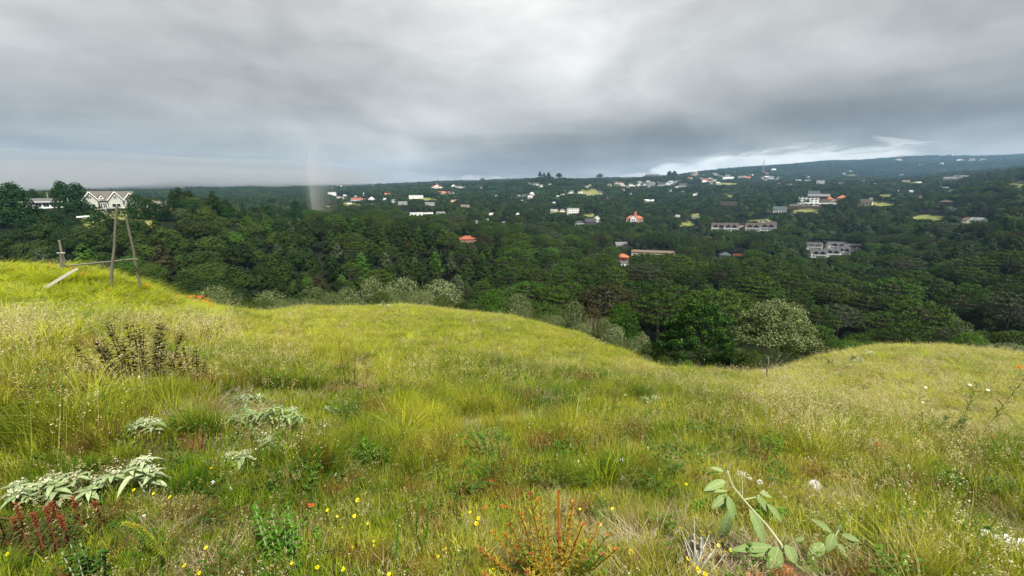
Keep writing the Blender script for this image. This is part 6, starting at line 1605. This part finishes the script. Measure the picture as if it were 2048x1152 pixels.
# ------------------------------------------------------------------ haze
hz_ = MB().box((0, 0, 0), (11800, 11800, 1)).build('haze', None)
zlo = float(gz.min()) - 1.5; zhi = float(max(gz.max() + 12, EYE + 60)) + 30
hz_.data.materials.clear()
hz_.location = (0, 0, (zlo + zhi) / 2); hz_.scale = (1, 1, zhi - zlo)
hm = bpy.data.materials.new("thin_air"); hm.use_nodes = True; t = NT(hm.node_tree); t.n.clear()
pv = t.new('ShaderNodeVolumePrincipled'); pv.inputs['Color'].default_value = (.38, .66, 1.0, 1); pv.inputs['Density'].default_value = 0.000095; pv.inputs['Anisotropy'].default_value = .2
t.l.new(pv.outputs[0], t.new('ShaderNodeOutputMaterial').inputs['Volume']); hz_.data.materials.append(hm)
tag(hz_, 'thin bluish air between the meadow and the far ridge', 'haze', kind='stuff')
print("haze box", zlo, zhi, "tallest", gz.max())

# mist: the cloud base that lies on the left hills, and the thin shower veil
def mist_mat(name, dens, col=(.97, .98, 1.0)):
    m = bpy.data.materials.new(name); m.use_nodes = True; t = NT(m.node_tree); t.n.clear()
    pv = t.new('ShaderNodeVolumePrincipled'); pv.inputs['Color'].default_value = (*col, 1); pv.inputs['Density'].default_value = dens
    t.l.new(pv.outputs[0], t.new('ShaderNodeOutputMaterial').inputs['Volume']); return m
def ball(loc, rad, rz, mat, bump_=.12, top=1.0):
    V, fs = [], []; n, k = 28, 14
    for i in range(k + 1):
        ph = math.pi * i / k
        for j in range(n):
            t_ = 2 * math.pi * j / n; q = 1 + bump_ * math.sin(3 * t_ + loc[0]) * math.sin(2 * ph) + bump_ * .6 * math.sin(5 * t_ + 2 * ph + loc[1]) * math.sin(ph)
            V.append((rad[0] * q * math.sin(ph) * math.cos(t_), rad[1] * q * math.sin(ph) * math.sin(t_), rad[2] * q * math.cos(ph)))
    for i in range(k):
        for j in range(n): fs.append((i * n + j, (i + 1) * n + j, (i + 1) * n + (j + 1) % n, i * n + (j + 1) % n))
    o = MB().add(V, fs).build('mist', mat, None, loc); o.rotation_euler = (0, 0, rz); return o
def dirp(px, py, Yv): r = ray(px, py); return (r[0] / r[1] * Yv, Yv, EYE + r[2] / r[1] * Yv)
MC = mist_mat('lying_cloud', .0022, (.60, .64, .67))
for px, py, Yv, a, b, c in ((60, 352, 1500, 700, 300, 50), (330, 352, 1900, 800, 350, 52), (540, 356, 1800, 460, 300, 38), (430, 362, 2100, 300, 200, 26), (640, 362, 1900, 260, 160, 20), (300, 369, 2000, 330, 160, 15), (410, 372, 2050, 240, 150, 12), (520, 371, 1950, 260, 150, 14), (590, 374, 1900, 150, 120, 9), (200, 372, 1800, 260, 150, 14), (-150, 352, 1000, 500, 300, 34), (200, 340, 2300, 1400, 400, 90), (480, 345, 2600, 900, 400, 80)):
    tag(ball(dirp(px, py, Yv), (a, b, c), -math.atan2(*dirp(px, py, Yv)[:2]), MC), 'grey cloud base lying on the left hills', 'mist', kind='stuff')
yv = 420
for k_, (ww, hh2, dn_) in enumerate(((1.4, 31, .024), (2.8, 33, .015), (4.8, 36, .008), (7.6, 37, .0045), (11.5, 40, .0028), (17, 42, .0016))):
    p = dirp(622 + 3 * k_, 388 - 5 * k_, yv); tag(ball(p, (ww, ww, hh2), 0, mist_mat('shower_veil', dn_), .12), 'pale vertical veil of drizzle left of centre', 'mist', kind='stuff')
